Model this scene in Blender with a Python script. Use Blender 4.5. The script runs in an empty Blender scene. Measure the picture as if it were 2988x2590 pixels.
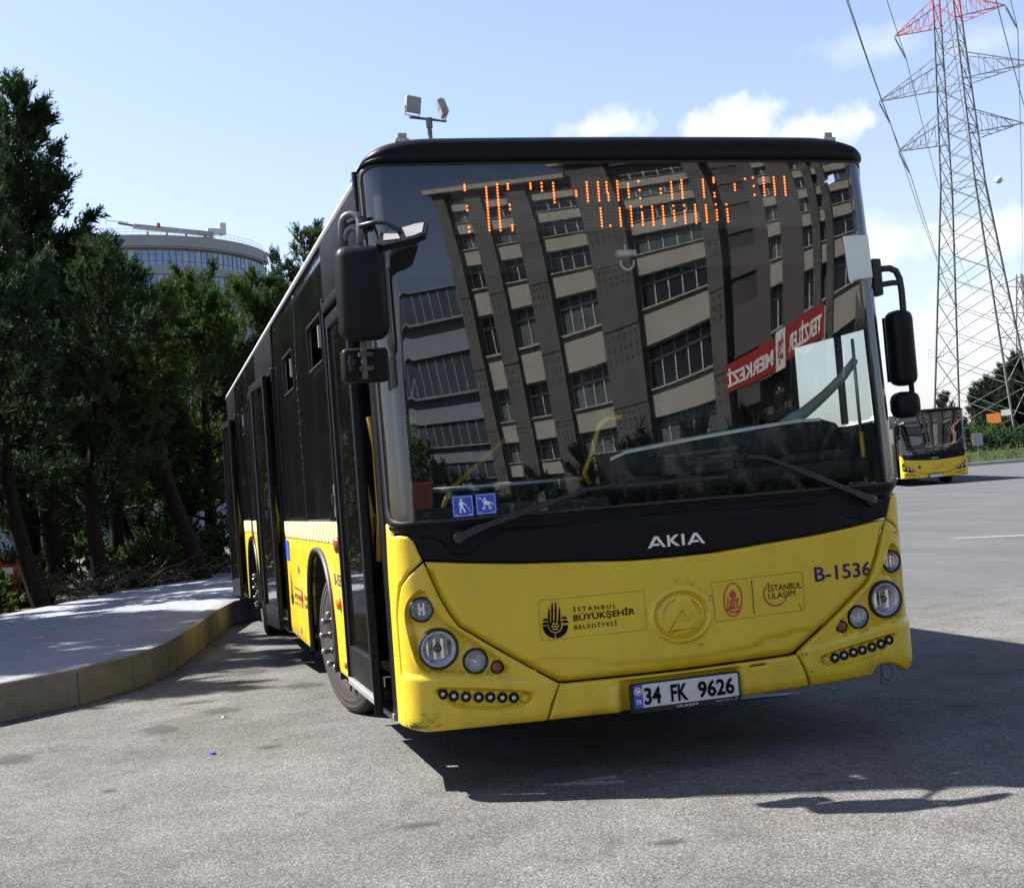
import bpy, bmesh, math, random
import numpy as np
from mathutils import Vector, Matrix, geometry
R = math.radians
PI = math.pi
sc = bpy.context.scene
col = sc.collection

# ------------------------------------------------------------------ camera
cd = bpy.data.cameras.new('camera')
cam = bpy.data.objects.new('camera', cd)
col.objects.link(cam)
sc.camera = cam
CAM = np.array([-2.2927, -5.5685, 1.3362])
YAW, PITCH, ROLL = .27371, .036459, -.078954
_f = np.array([math.sin(YAW) * math.cos(PITCH), math.cos(YAW) * math.cos(PITCH), math.sin(PITCH)])
_r = np.array([math.cos(YAW), -math.sin(YAW), 0.])
_u = np.cross(_r, _f)
r2 = _r * math.cos(ROLL) + _u * math.sin(ROLL)
u2 = -_r * math.sin(ROLL) + _u * math.cos(ROLL)
cam.matrix_world = Matrix([[r2[i], u2[i], -_f[i], CAM[i]] for i in range(3)] + [[0, 0, 0, 1]])
cd.sensor_width = 36
cd.lens = 45.44
cd.clip_start = .05
cd.clip_end = 6000

# ------------------------------------------------------------------ sun, sky, exposure
SUN = Vector((-.76, .42, 1.0)).normalized()
sd = bpy.data.lights.new('sun', 'SUN')
sd.energy = 5.0
sd.angle = R(.55)
sd.color = (1, .955, .88)
so = bpy.data.objects.new('sun', sd)
col.objects.link(so)
so.rotation_euler = (-SUN).to_track_quat('-Z', 'Y').to_euler()
so.location = (0, 0, 40)

w = bpy.data.worlds.new('World')
sc.world = w
w.use_nodes = True
nt = w.node_tree
nt.nodes.clear()


def wn(t, **k):
    n = nt.nodes.new(t)
    for a, b in k.items():
        setattr(n, a, b)
    return n


wo = wn('ShaderNodeOutputWorld')
bg = wn('ShaderNodeBackground')
bg.inputs[1].default_value = .062
sky = wn('ShaderNodeTexSky', sky_type='NISHITA')
sky.sun_disc = False
sky.sun_elevation = math.asin(SUN.z)
sky.sun_rotation = math.atan2(SUN.x, SUN.y)
sky.altitude = 100
sky.air_density = 1.25
sky.dust_density = 1.2
sky.ozone_density = 2.2
tc = wn('ShaderNodeTexCoord')


def wm(op, a, b=None, c=None, clamp=False):
    n = wn('ShaderNodeMath', operation=op, use_clamp=clamp)
    for i, v in enumerate((a, b, c)):
        if v is None:
            continue
        if isinstance(v, (int, float)):
            n.inputs[i].default_value = v
        else:
            nt.links.new(v, n.inputs[i])
    return n.outputs[0]


def wdot(vec):
    n = wn('ShaderNodeVectorMath', operation='DOT_PRODUCT')
    nt.links.new(tc.outputs['Generated'], n.inputs[0])
    n.inputs[1].default_value = vec
    return n.outputs['Value']


nz = wn('ShaderNodeTexNoise')
nz.inputs['Scale'].default_value = 17
nz.inputs['Detail'].default_value = 9
nz.inputs['Roughness'].default_value = .58
nt.links.new(tc.outputs['Generated'], nz.inputs['Vector'])
nz2 = wn('ShaderNodeTexNoise')
nz2.inputs['Scale'].default_value = 55
nz2.inputs['Detail'].default_value = 8
nt.links.new(tc.outputs['Generated'], nz2.inputs['Vector'])
nzs = wm('ADD', wm('MULTIPLY', wm('SUBTRACT', nz.outputs['Fac'], .5), 2.0), wm('MULTIPLY', wm('SUBTRACT', nz2.outputs['Fac'], .5), 1.1))
# clouds: compass angle, elevation, half width, half height (degrees), density, softness
CLOUDS = [(21.1, 15.4, 2.0, .95, .75, .55), (26.9, 14.6, 3.1, 1.45, .95, .5), (29.3, 14.3, 3.3, 1.15, .95, .5), (32.0, 9.4, 2.4, 1.5, .8, .6),
          (36.4, 9.0, 3.2, 1.2, .8, .6), (33.0, 17.2, 2.8, .9, .4, .9), (37.0, 16.6, 2.6, .8, .35, .9), (37.5, 5.2, 7.0, 2.2, .8, .8), (30.0, 5.0, 3.0, 3.4, .75, .8), (43, 4.5, 6.0, 3.0, .8, .7),
          (1.5, 23.0, 3.0, .8, .18, 1.), (-60, 30, 14, 5, .5, .8), (95, 28, 16, 6, .8, .6), (150, 22, 14, 4, .8, .6), (215, 35, 16, 6, .8, .6), (70, 12, 9, 3, .8, .6), (-110, 18, 10, 3, .6, .7), (185, 12, 12, 3, .7, .6)]
mask = None
for az, el, ha, he, den, soft in CLOUDS:
    a, e = R(az), R(el)
    c = Vector((math.sin(a) * math.cos(e), math.cos(a) * math.cos(e), math.sin(e)))
    rt = Vector((math.cos(a), -math.sin(a), 0))
    up = rt.cross(c)
    dx = wm('DIVIDE', wdot(rt), math.sin(R(ha)))
    dy = wm('DIVIDE', wdot(up), math.sin(R(he)))
    rr = wm('SQRT', wm('ADD', wm('MULTIPLY', dx, dx), wm('MULTIPLY', dy, dy)))
    v = wm('SUBTRACT', wm('SUBTRACT', 1.0, rr), nzs)
    v = wm('MULTIPLY', wm('DIVIDE', v, soft, clamp=True), den)
    v = wm('MULTIPLY', v, wm('GREATER_THAN', wdot(c), 0))
    mask = v if mask is None else wm('MAXIMUM', mask, v)
# a general thin whitening low over the horizon (humid summer air)
sep = wn('ShaderNodeSeparateXYZ')
nt.links.new(tc.outputs['Generated'], sep.inputs[0])
hz = wm('POWER', wm('SUBTRACT', 1.0, wm('MULTIPLY', wm('ABSOLUTE', sep.outputs['Z']), 1.0, clamp=True), clamp=True), 5.0)
hz = wm('ADD', wm('MULTIPLY', hz, .32), .03)
cool = wn('ShaderNodeMix', data_type='RGBA', blend_type='MULTIPLY')
cool.inputs[0].default_value = 1
cool.inputs[7].default_value = (1.05, .96, 1.06, 1)
nt.links.new(sky.outputs[0], cool.inputs[6])
mh = wn('ShaderNodeMix', data_type='RGBA')
nt.links.new(hz, mh.inputs[0])
nt.links.new(cool.outputs[2], mh.inputs[6])
mh.inputs[7].default_value = (4.1, 4.5, 5.7, 1)
mx = wn('ShaderNodeMix', data_type='RGBA')
nt.links.new(mask, mx.inputs[0])
nt.links.new(mh.outputs[2], mx.inputs[6])
mx.inputs[7].default_value = (5.0, 5.2, 5.6, 1)
nt.links.new(mx.outputs[2], bg.inputs[0])
nt.links.new(bg.outputs[0], wo.inputs[0])

sc.view_settings.view_transform = 'Standard'
sc.view_settings.look = 'None'
sc.view_settings.exposure = 1.82
sc.view_settings.gamma = 1
sc.view_settings.use_curve_mapping = False
sc.cycles.max_bounces = 8
sc.cycles.transparent_max_bounces = 16
sc.cycles.sample_clamp_indirect = 8
sc.cycles.caustics_reflective = False
sc.cycles.caustics_refractive = False

# ------------------------------------------------------------------ materials
MT = {}


class NB:
    def __init__(s, name):
        s.m = bpy.data.materials.new(name)
        s.m.use_nodes = True
        s.t = s.m.node_tree
        s.t.nodes.clear()
        s.out = s.n('ShaderNodeOutputMaterial')

    def n(s, t, **k):
        n = s.t.nodes.new(t)
        for a, b in k.items():
            setattr(n, a, b)
        return n

    def l(s, a, b):
        s.t.links.new(a, b)

    def noise(s, scale, detail=4, rough=.55, vec=None, dist=0):
        n = s.n('ShaderNodeTexNoise')
        n.inputs['Scale'].default_value = scale
        n.inputs['Detail'].default_value = detail
        n.inputs['Roughness'].default_value = rough
        n.inputs['Distortion'].default_value = dist
        s.l(vec if vec is not None else s.co(), n.inputs['Vector'])
        return n.outputs['Fac']

    def co(s, kind='Object'):
        if not hasattr(s, '_tc'):
            s._tc = s.n('ShaderNodeTexCoord')
        return s._tc.outputs[kind]

    def mapv(s, scale=(1, 1, 1), loc=(0, 0, 0), rot=(0, 0, 0), kind='Object'):
        m = s.n('ShaderNodeMapping')
        m.inputs['Scale'].default_value = scale
        m.inputs['Location'].default_value = loc
        m.inputs['Rotation'].default_value = rot
        s.l(s.co(kind), m.inputs['Vector'])
        return m.outputs[0]

    def ramp(s, fac, stops):
        n = s.n('ShaderNodeValToRGB')
        e = n.color_ramp.elements
        while len(e) < len(stops):
            e.new(.5)
        for i, (p, c) in enumerate(stops):
            e[i].position = p
            e[i].color = tuple(c) + (1,) if len(c) == 3 else c
        s.l(fac, n.inputs[0])
        return n.outputs[0]

    def mix(s, fac, a, b, blend='MIX'):
        n = s.n('ShaderNodeMix', data_type='RGBA', blend_type=blend)
        for i, v in ((0, fac), (6, a), (7, b)):
            if isinstance(v, (int, float)):
                n.inputs[i].default_value = v
            elif isinstance(v, (tuple, list)):
                n.inputs[i].default_value = tuple(v) + (1,) if len(v) == 3 else v
            else:
                s.l(v, n.inputs[i])
        return n.outputs[2]

    def math(s, op, a, b=0., clamp=False):
        n = s.n('ShaderNodeMath', operation=op, use_clamp=clamp)
        for i, v in enumerate((a, b)):
            if isinstance(v, (int, float)):
                n.inputs[i].default_value = v
            else:
                s.l(v, n.inputs[i])
        return n.outputs[0]

    def bump(s, h, strength=.3, dist=.01):
        n = s.n('ShaderNodeBump')
        n.inputs['Strength'].default_value = strength
        n.inputs['Distance'].default_value = dist
        s.l(h, n.inputs['Height'])
        return n.outputs[0]

    def bsdf(s, color=(.5, .5, .5), rough=.5, metal=0, normal=None, **k):
        b = s.n('ShaderNodeBsdfPrincipled')
        for nm, v in (('Base Color', color), ('Roughness', rough), ('Metallic', metal)):
            if isinstance(v, (int, float)):
                b.inputs[nm].default_value = v
            elif isinstance(v, (tuple, list)):
                b.inputs[nm].default_value = tuple(v) + (1,)
            else:
                s.l(v, b.inputs[nm])
        for nm, v in k.items():
            nm = nm.replace('_', ' ')
            b.inputs[nm].default_value = v
        if normal is not None:
            s.l(normal, b.inputs['Normal'])
        s.l(b.outputs[0], s.out.inputs[0])
        return b


def simple(name, color, rough=.5, metal=0, var=.12, scale=6, bump=0, **k):
    b = NB(name)
    n = b.noise(scale, 5)
    c1 = tuple(x * (1 - var) for x in color)
    c2 = tuple(min(1, x * (1 + var)) for x in color)
    c = b.ramp(n, [(.3, c1), (.7, c2)])
    nm = b.bump(b.noise(scale * 12, 3), bump, .004) if bump else None
    b.bsdf(c, rough, metal, nm, **k)
    MT[name] = b.m
    return b.m


def yellow_paint():
    b = NB('yellow paint')
    n1 = b.noise(2.2, 6, .6)
    n2 = b.noise(9, 8, .65)
    c = b.ramp(n1, [(.3, (.56, .39, .012)), (.7, (.63, .445, .016))])
    # road film: streaky brown grime, heavier near the skirt
    st = b.noise(1.0, 7, .62, b.mapv((9, 9, 2.2)))
    sx = b.n('ShaderNodeSeparateXYZ')
    b.l(b.co(), sx.inputs[0])
    low = b.math('MULTIPLY', b.math('SUBTRACT', .62, sx.outputs['Z']), 1.6, True)
    g = b.math('MULTIPLY', b.math('SUBTRACT', st, .44), 1.8, True)
    g = b.math('MULTIPLY', g, b.math('ADD', low, .24), True)
    c = b.mix(g, c, (.17, .12, .045))
    fine = b.math('MULTIPLY', b.math('SUBTRACT', b.noise(60, 4), .64), 3, True)
    c = b.mix(b.math('MULTIPLY', fine, .45), c, (.16, .11, .035))
    rg = b.ramp(n2, [(.3, (.27, .27, .27)), (.75, (.42, .42, .42))])
    b.bsdf(c, rg, 0, b.bump(b.noise(3.0, 2), .05, .01), Coat_Weight=.35, Coat_Roughness=.18)
    MT['yellow'] = b.m


def scuff():
    b = NB('black scuffed paint')
    n = b.noise(14, 8, .75, b.mapv((1, 1, 2.5)))
    sx = b.n('ShaderNodeSeparateXYZ')
    b.l(b.co(), sx.inputs[0])
    p = b.bsdf((.035, .022, .012), .7)
    tr = b.n('ShaderNodeBsdfTransparent')
    mm = b.n('ShaderNodeMixShader')
    e_ = b.noise(22, 6, .7, b.mapv((1, 1, 1)))
    b.l(b.math('MULTIPLY', b.math('SUBTRACT', b.math('ADD', n, b.math('MULTIPLY', e_, .5)), .76), 5, True), mm.inputs[0])
    b.l(tr.outputs[0], mm.inputs[1])
    b.l(p.outputs[0], mm.inputs[2])
    b.l(mm.outputs[0], b.out.inputs[0])
    MT['scuff'] = b.m


def black_panel():
    b = NB('dusty black side glass')
    st = b.noise(1.0, 8, .68, b.mapv((6, 5, 1.3)))
    sp = b.noise(30, 6, .7)
    g = b.math('ADD', b.math('MULTIPLY', b.math('SUBTRACT', st, .45), 1.3, True), b.math('MULTIPLY', b.math('SUBTRACT', sp, .62), 2.2, True), True)
    c = b.mix(b.math('MULTIPLY', g, .20), (.004, .004, .0045), (.045, .038, .028))
    r = b.ramp(st, [(.3, (.05, .05, .05)), (.75, (.19, .19, .19))])
    b.bsdf(c, r, 0, b.bump(b.noise(1.2, 2), .06, .02))
    MT['side_glass'] = b.m


def fascia_mat():
    b = NB('faded black plastic fascia')
    n = b.noise(3, 7, .65)
    c = b.ramp(n, [(.3, (.004, .004, .005)), (.75, (.008, .008, .0095))])
    b.bsdf(c, b.ramp(b.noise(7, 6), [(.3, (.38, .38, .38)), (.7, (.58, .58, .58))]), 0, b.bump(b.noise(160, 3), .12, .001), Specular_IOR_Level=.14)
    MT['fascia'] = b.m


def glass_mat(name, tint, refl_ior, rough=0., dirt=.03):
    b = NB(name)
    tr = b.n('ShaderNodeBsdfTransparent')
    tr.inputs[0].default_value = tint + (1,)
    gl = b.n('ShaderNodeBsdfGlossy')
    gl.inputs['Roughness'].default_value = rough
    gl.inputs[0].default_value = (1, 1, 1, 1)
    lw = b.n('ShaderNodeLayerWeight')
    lw.inputs[0].default_value = .5
    f0 = ((refl_ior - 1) / (refl_ior + 1)) ** 2
    fac = b.math('ADD', b.math('MULTIPLY', b.math('POWER', lw.outputs['Facing'], 5.0), 1 - f0), f0)
    m = b.n('ShaderNodeMixShader')
    b.l(fac, m.inputs[0])
    b.l(tr.outputs[0], m.inputs[1])
    b.l(gl.outputs[0], m.inputs[2])
    # thin dust film
    df = b.n('ShaderNodeBsdfDiffuse')
    df.inputs[0].default_value = (.45, .43, .38, 1)
    m2 = b.n('ShaderNodeMixShader')
    d = b.math('MULTIPLY', b.math('SUBTRACT', b.noise(2.5, 8, .7), .25, True), dirt * 2)
    b.l(d, m2.inputs[0])
    b.l(m.outputs[0], m2.inputs[1])
    b.l(df.outputs[0], m2.inputs[2])
    b.l(m2.outputs[0], b.out.inputs[0])
    MT[name] = b.m


def asphalt():
    b = NB('weathered asphalt')
    v = b.n('ShaderNodeTexVoronoi')
    v.inputs['Scale'].default_value = 150
    b.l(b.co(), v.inputs['Vector'])
    sp = b.n('ShaderNodeSeparateColor')
    b.l(v.outputs['Color'], sp.inputs[0])
    v2 = b.n('ShaderNodeTexVoronoi')
    v2.inputs['Scale'].default_value = 75
    b.l(b.co(), v2.inputs['Vector'])
    sp2 = b.n('ShaderNodeSeparateColor')
    b.l(v2.outputs['Color'], sp2.inputs[0])
    c = b.ramp(sp.outputs[0], [(0, (.066, .067, .068)), (.5, (.102, .103, .104)), (.85, (.138, .139, .140)), (1, (.20, .201, .202))])
    # pits between the chippings
    pit = b.math('MULTIPLY', b.math('SUBTRACT', sp2.outputs[1], .84), 6, True)
    c = b.mix(b.math('MULTIPLY', pit, .5), c, (.040, .038, .036))
    # hairline cracks
    vc = b.n('ShaderNodeTexVoronoi', feature='DISTANCE_TO_EDGE')
    vc.inputs['Scale'].default_value = .55
    wv = b.n('ShaderNodeVectorMath', operation='ADD')
    nn = b.n('ShaderNodeTexNoise')
    nn.inputs['Scale'].default_value = 1.6
    nn.inputs['Detail'].default_value = 8
    b.l(b.co(), nn.inputs['Vector'])
    b.l(b.co(), wv.inputs[0])
    b.l(nn.outputs['Color'], wv.inputs[1])
    b.l(wv.outputs[0], vc.inputs['Vector'])
    ck = b.math('MULTIPLY', b.math('SUBTRACT', 1.0, b.math('MULTIPLY', vc.outputs['Distance'], 140.0, True)), b.math('MULTIPLY', b.math('SUBTRACT', b.noise(.7, 3), .5), 6, True), True)
    c = b.mix(b.math('MULTIPLY', ck, .6), c, (.022, .021, .020))
    big = b.noise(.55, 7, .6)
    c = b.mix(1.0, c, b.ramp(big, [(.3, (.74, .72, .70)), (.7, (1.12, 1.11, 1.09))]), 'MULTIPLY')
    mid = b.noise(2.6, 7, .62)
    c = b.mix(1.0, c, b.ramp(mid, [(.32, (.80, .78, .75)), (.6, (1.04, 1.04, 1.03))]), 'MULTIPLY')
    # small oil and soot spots in the bay next to the kerb
    spots = b.noise(3.4, 4, .5, b.mapv((1.0, .75, 1)), .6)
    f = b.math('MULTIPLY', b.math('SUBTRACT', spots, .62), 9, True)
    c = b.mix(b.math('MULTIPLY', f, .34), c, (.05, .034, .022))
    fs = b.noise(9, 5, .55, b.mapv((1.0, .6, 1), rot=(0, 0, .3)))
    f2 = b.math('MULTIPLY', b.math('SUBTRACT', fs, .645), 9, True)
    c = b.mix(b.math('MULTIPLY', f2, .5), c, (.045, .04, .035))
    # the open yard to the right is a newer, bluer, more even surface
    sx = b.n('ShaderNodeSeparateXYZ')
    b.l(b.co(), sx.inputs[0])
    far = b.math('MULTIPLY', b.math('SUBTRACT', sx.outputs['Y'], b.math('ADD', 3.6, b.math('MULTIPLY', mid, 1.4))), .55, True)
    lane = b.math('MULTIPLY', far, b.math('MULTIPLY', b.math('SUBTRACT', sx.outputs['X'], 1.5), .6, True), True)
    yard = b.mix(1.0, b.ramp(b.noise(.9, 8, .6, b.mapv((1, .3, 1))), [(.3, (.060, .062, .067)), (.7, (.082, .085, .092))]), b.ramp(sp.outputs[0], [(0, (.7, .7, .7)), (1, (1.35, 1.35, 1.35))]), 'MULTIPLY')
    c = b.mix(b.math('MULTIPLY', lane, .85), c, yard)
    h = b.math('ADD', v.outputs['Distance'], b.math('MULTIPLY', v2.outputs['Distance'], 1.4))
    b.bsdf(c, .93, 0, b.bump(h, .6, .005), Specular_IOR_Level=.08)
    MT['asphalt'] = b.m


def concrete(name, a, bcol, scale=1.5, streak=False, bump=.25):
    b = NB(name)
    n = b.noise(scale, 9, .68)
    c = b.ramp(n, [(.28, a), (.72, bcol)])
    c = b.mix(1.0, c, b.ramp(b.noise(70, 3), [(.3, (.88, .88, .88)), (.7, (1.08, 1.08, 1.08))]), 'MULTIPLY')
    if streak:
        s_ = b.noise(1.0, 6, .7, b.mapv((3.5, 3.5, .5)))
        c = b.mix(b.math('MULTIPLY', b.math('SUBTRACT', s_, .5), 2.4, True), c, (.050, .045, .038))
        s2 = b.noise(1.0, 5, .6, b.mapv((.9, .9, 9)))
        c = b.mix(b.math('MULTIPLY', b.math('SUBTRACT', s2, .5), 1.6, True), c, (.15, .147, .138))
    else:
        s_ = b.noise(.8, 6, .7, b.mapv((2.5, .7, 1)))
        c = b.mix(b.math('MULTIPLY', b.math('SUBTRACT', s_, .55), 1.5, True), c, tuple(x * .72 for x in a))
    b.bsdf(c, .9, 0, b.bump(b.noise(45, 5), bump, .006))
    MT[name] = b.m


def foliage(name, dark, light, trans=.25):
    b = NB(name)
    n = b.noise(1.1, 4)
    n2 = b.noise(11, 2)
    c = b.mix(1.0, b.ramp(n, [(.32, dark), (.68, light)]), b.ramp(n2, [(.25, (.65, .65, .65)), (.75, (1.35, 1.35, 1.3))]), 'MULTIPLY')
    p = b.bsdf(c, .8, Specular_IOR_Level=.12)
    t = b.n('ShaderNodeBsdfTranslucent')
    b.l(c, t.inputs[0])
    m = b.n('ShaderNodeMixShader')
    m.inputs[0].default_value = trans
    b.l(p.outputs[0], m.inputs[1])
    b.l(t.outputs[0], m.inputs[2])
    b.l(m.outputs[0], b.out.inputs[0])
    MT[name] = b.m


def checker():
    b = NB('white and yellow checker stripe')
    ck = b.n('ShaderNodeTexChecker')
    ck.inputs['Scale'].default_value = 1
    ck.inputs[1].default_value = (.55, .54, .48, 1)
    ck.inputs[2].default_value = (.47, .33, .03, 1)
    b.l(b.mapv((0, 1 / .085, 1 / .041), (.5, 0, .02)), ck.inputs['Vector'])
    b.bsdf(ck.outputs[0], .4)
    MT['checker'] = b.m


def emis(name, c, s):
    b = NB(name)
    e = b.n('ShaderNodeEmission')
    e.inputs[0].default_value = c + (1,)
    e.inputs[1].default_value = s
    b.l(e.outputs[0], b.out.inputs[0])
    MT[name] = b.m


yellow_paint(); scuff(); black_panel(); fascia_mat(); asphalt(); checker()
glass_mat('windscreen', (.80, .86, .84), 1.82, 0, .018)
glass_mat('clear', (.86, .9, .89), 1.55, 0, .02)
glass_mat('lens', (.95, .95, .95), 1.6, .02, .008)
glass_mat('door_glass', (.27, .28, .27), 1.6, .0, .010)
concrete('pavement', (.15, .16, .19), (.21, .22, .25), 1.4)
concrete('kerbface', (.105, .110, .114), (.21, .217, .222), 3.2, True, .8)
concrete('conc_far', (.22, .22, .21), (.30, .30, .29), .4)
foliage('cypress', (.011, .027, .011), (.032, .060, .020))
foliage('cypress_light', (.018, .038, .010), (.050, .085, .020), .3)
foliage('pine_far', (.009, .022, .012), (.024, .042, .019))
foliage('shrub', (.018, .042, .010), (.05, .085, .02), .3)
foliage('pot_leaf', (.12, .27, .03), (.24, .46, .07), .45)
foliage('dry_grass', (.035, .05, .015), (.07, .08, .028), .2)
foliage('grass', (.018, .032, .010), (.040, .055, .016), .2)
simple('bark', (.016, .0125, .010), .95, 0, .5, 22, 1.0, Specular_IOR_Level=.1)
simple('twig', (.07, .052, .036), .9, 0, .4, 14, .3)
simple('soil', (.05, .038, .025), .95, 0, .35, 2, .5)
simple('rubber', (.007, .007, .008), .55, 0, .2, 20, .1)
simple('tyre', (.012, .011, .011), .78, 0, .3, 10, .3)
simple('tyre_side', (.021, .0135, .011), .85, 0, .3, 6, .2)
simple('steel', (.2, .17, .15), .55, .3, .35, 12, .2)
simple('bolt', (.20, .195, .19), .4, .7, .25, 20)
simple('black_metal', (.008, .008, .009), .42, 0, .25, 12, .05)
simple('mirror_plastic', (.007, .008, .0095), .42, 0, .2, 10, .12, Specular_IOR_Level=.13)
simple('matt_dark', (.012, .012, .013), .8, 0, .2, 8)
simple('dash', (.006, .007, .011), .6, 0, .2, 8, .1)
simple('dash_top', (.34, .34, .31), .7, 0, .1, 8)
simple('grey_plastic', (.05, .062, .066), .5, 0, .15, 8)
simple('white_paint', (.50, .50, .49), .4, 0, .06, 2)
simple('roof_white', (.55, .55, .54), .45, 0, .06, 2)
simple('alu', (.42, .42, .42), .4, .7, .15, 8)
simple('sill', (.24, .24, .235), .5, .4, .2, 15, .2)
simple('chrome', (.8, .8, .82), .08, 1, .05, 6)
simple('rail_yellow', (.75, .42, .02), .35, 0, .08, 6)
simple('amber', (.55, .14, .01), .25, 0, .15, 30)
simple('brown_lens', (.16, .05, .03), .2, 0, .2, 30)
simple('red', (.33, .016, .01), .35, 0, .1, 4)
simple('red_print', (.42, .035, .025), .5, 0, .06, 20)
simple('navy_print', (.014, .012, .09), .6, 0, .06, 20, Specular_IOR_Level=.2)
simple('black_print', (.004, .004, .005), .7, 0, .06, 20, Specular_IOR_Level=.1)
simple('white_print', (.72, .72, .72), .5, 0, .04, 20)
simple('sticker_blue', (.03, .07, .42), .35, 0, .06, 20)
simple('green_print', (.02, .26, .10), .4, 0, .06, 20)
simple('plate_white', (.52, .52, .52), .4, 0, .05, 20)
simple('pot', (.30, .05, .025), .5, 0, .12, 10)
simple('beige', (.38, .365, .315), .85, 0, .10, .6)
simple('soffit', (.36, .34, .30), .85, 0, .06, .6)
simple('pier', (.105, .100, .095), .85, 0, .16, .9)
simple('mauve', (.10, .088, .088), .85, 0, .10, .6)
simple('darkwin', (.018, .022, .028), .08, 0, .3, .5)
simple('curtain', (.2, .24, .24), .6, 0, .15, 1.5)
simple('bandwin', (.05, .065, .09), .2, 0, .3, .5)
simple('bandmull', (.26, .29, .33), .6)
simple('bluewall', (.19, .22, .27), .8, 0, .08, .6)
simple('galv', (.115, .112, .108), .6, .2, .25, 3)
simple('red_steel', (.24, .055, .04), .6, 0, .25, 3)
simple('cable', (.05, .055, .06), .5, .3, .2, 3)
simple('insul', (.10, .15, .18), .2, 0, .2, 3)
simple('orange_sign', (.5, .17, .015), .5, 0, .08, 3)
simple('off_slab', (.25, .245, .25), .7, 0, .1, .3)
simple('off_glass', (.17, .25, .38), .12, .0, .35, .12)
simple('off_glass2', (.28, .31, .35), .25, .0, .15, .12)
simple('led_board', (.018, .018, .02), .5, 0, .1, 10)
simple('led_off', (.16, .15, .14), .4, 0, .1, 10)
simple('road_paint', (.26, .26, .27), .8, 0, .25, 9)
simple('oil', (.045, .032, .024), .55, 0, .4, 9, .2)
simple('paper', (.62, .66, .62), .7, 0, .05, 6)
simple('blue_cap', (.02, .08, .65), .35)
simple('reflector', (.62, .62, .63), .12, 1, .25, 35, .6)
emis('led_on', (1, .10, .008), .9)
emis('led_core', (1, .26, .03), 1.7)


# ------------------------------------------------------------------ mesh helpers
def link(me, name, parent=None, mats=None, smooth=False, kind=None):
    o = bpy.data.objects.new(name, me)
    col.objects.link(o)
    if mats:
        for m in (mats if isinstance(mats, (list, tuple)) else [mats]):
            me.materials.append(MT[m])
    if parent is not None:
        o.parent = parent
    if smooth:
        me.shade_smooth()
    if kind:
        o['kind'] = kind
    return o


def tag(o, label, cat, group=None, kind=None):
    if label:
        o['label'] = label
    if cat:
        o['category'] = cat
    if group:
        o['group'] = group
    if kind:
        o['kind'] = kind
    return o


def empty(name, loc=(0, 0, 0), rz=0):
    o = bpy.data.objects.new(name, None)
    col.objects.link(o)
    o.location = loc
    o.rotation_euler = (0, 0, rz)
    o.empty_display_size = .2
    return o


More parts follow.
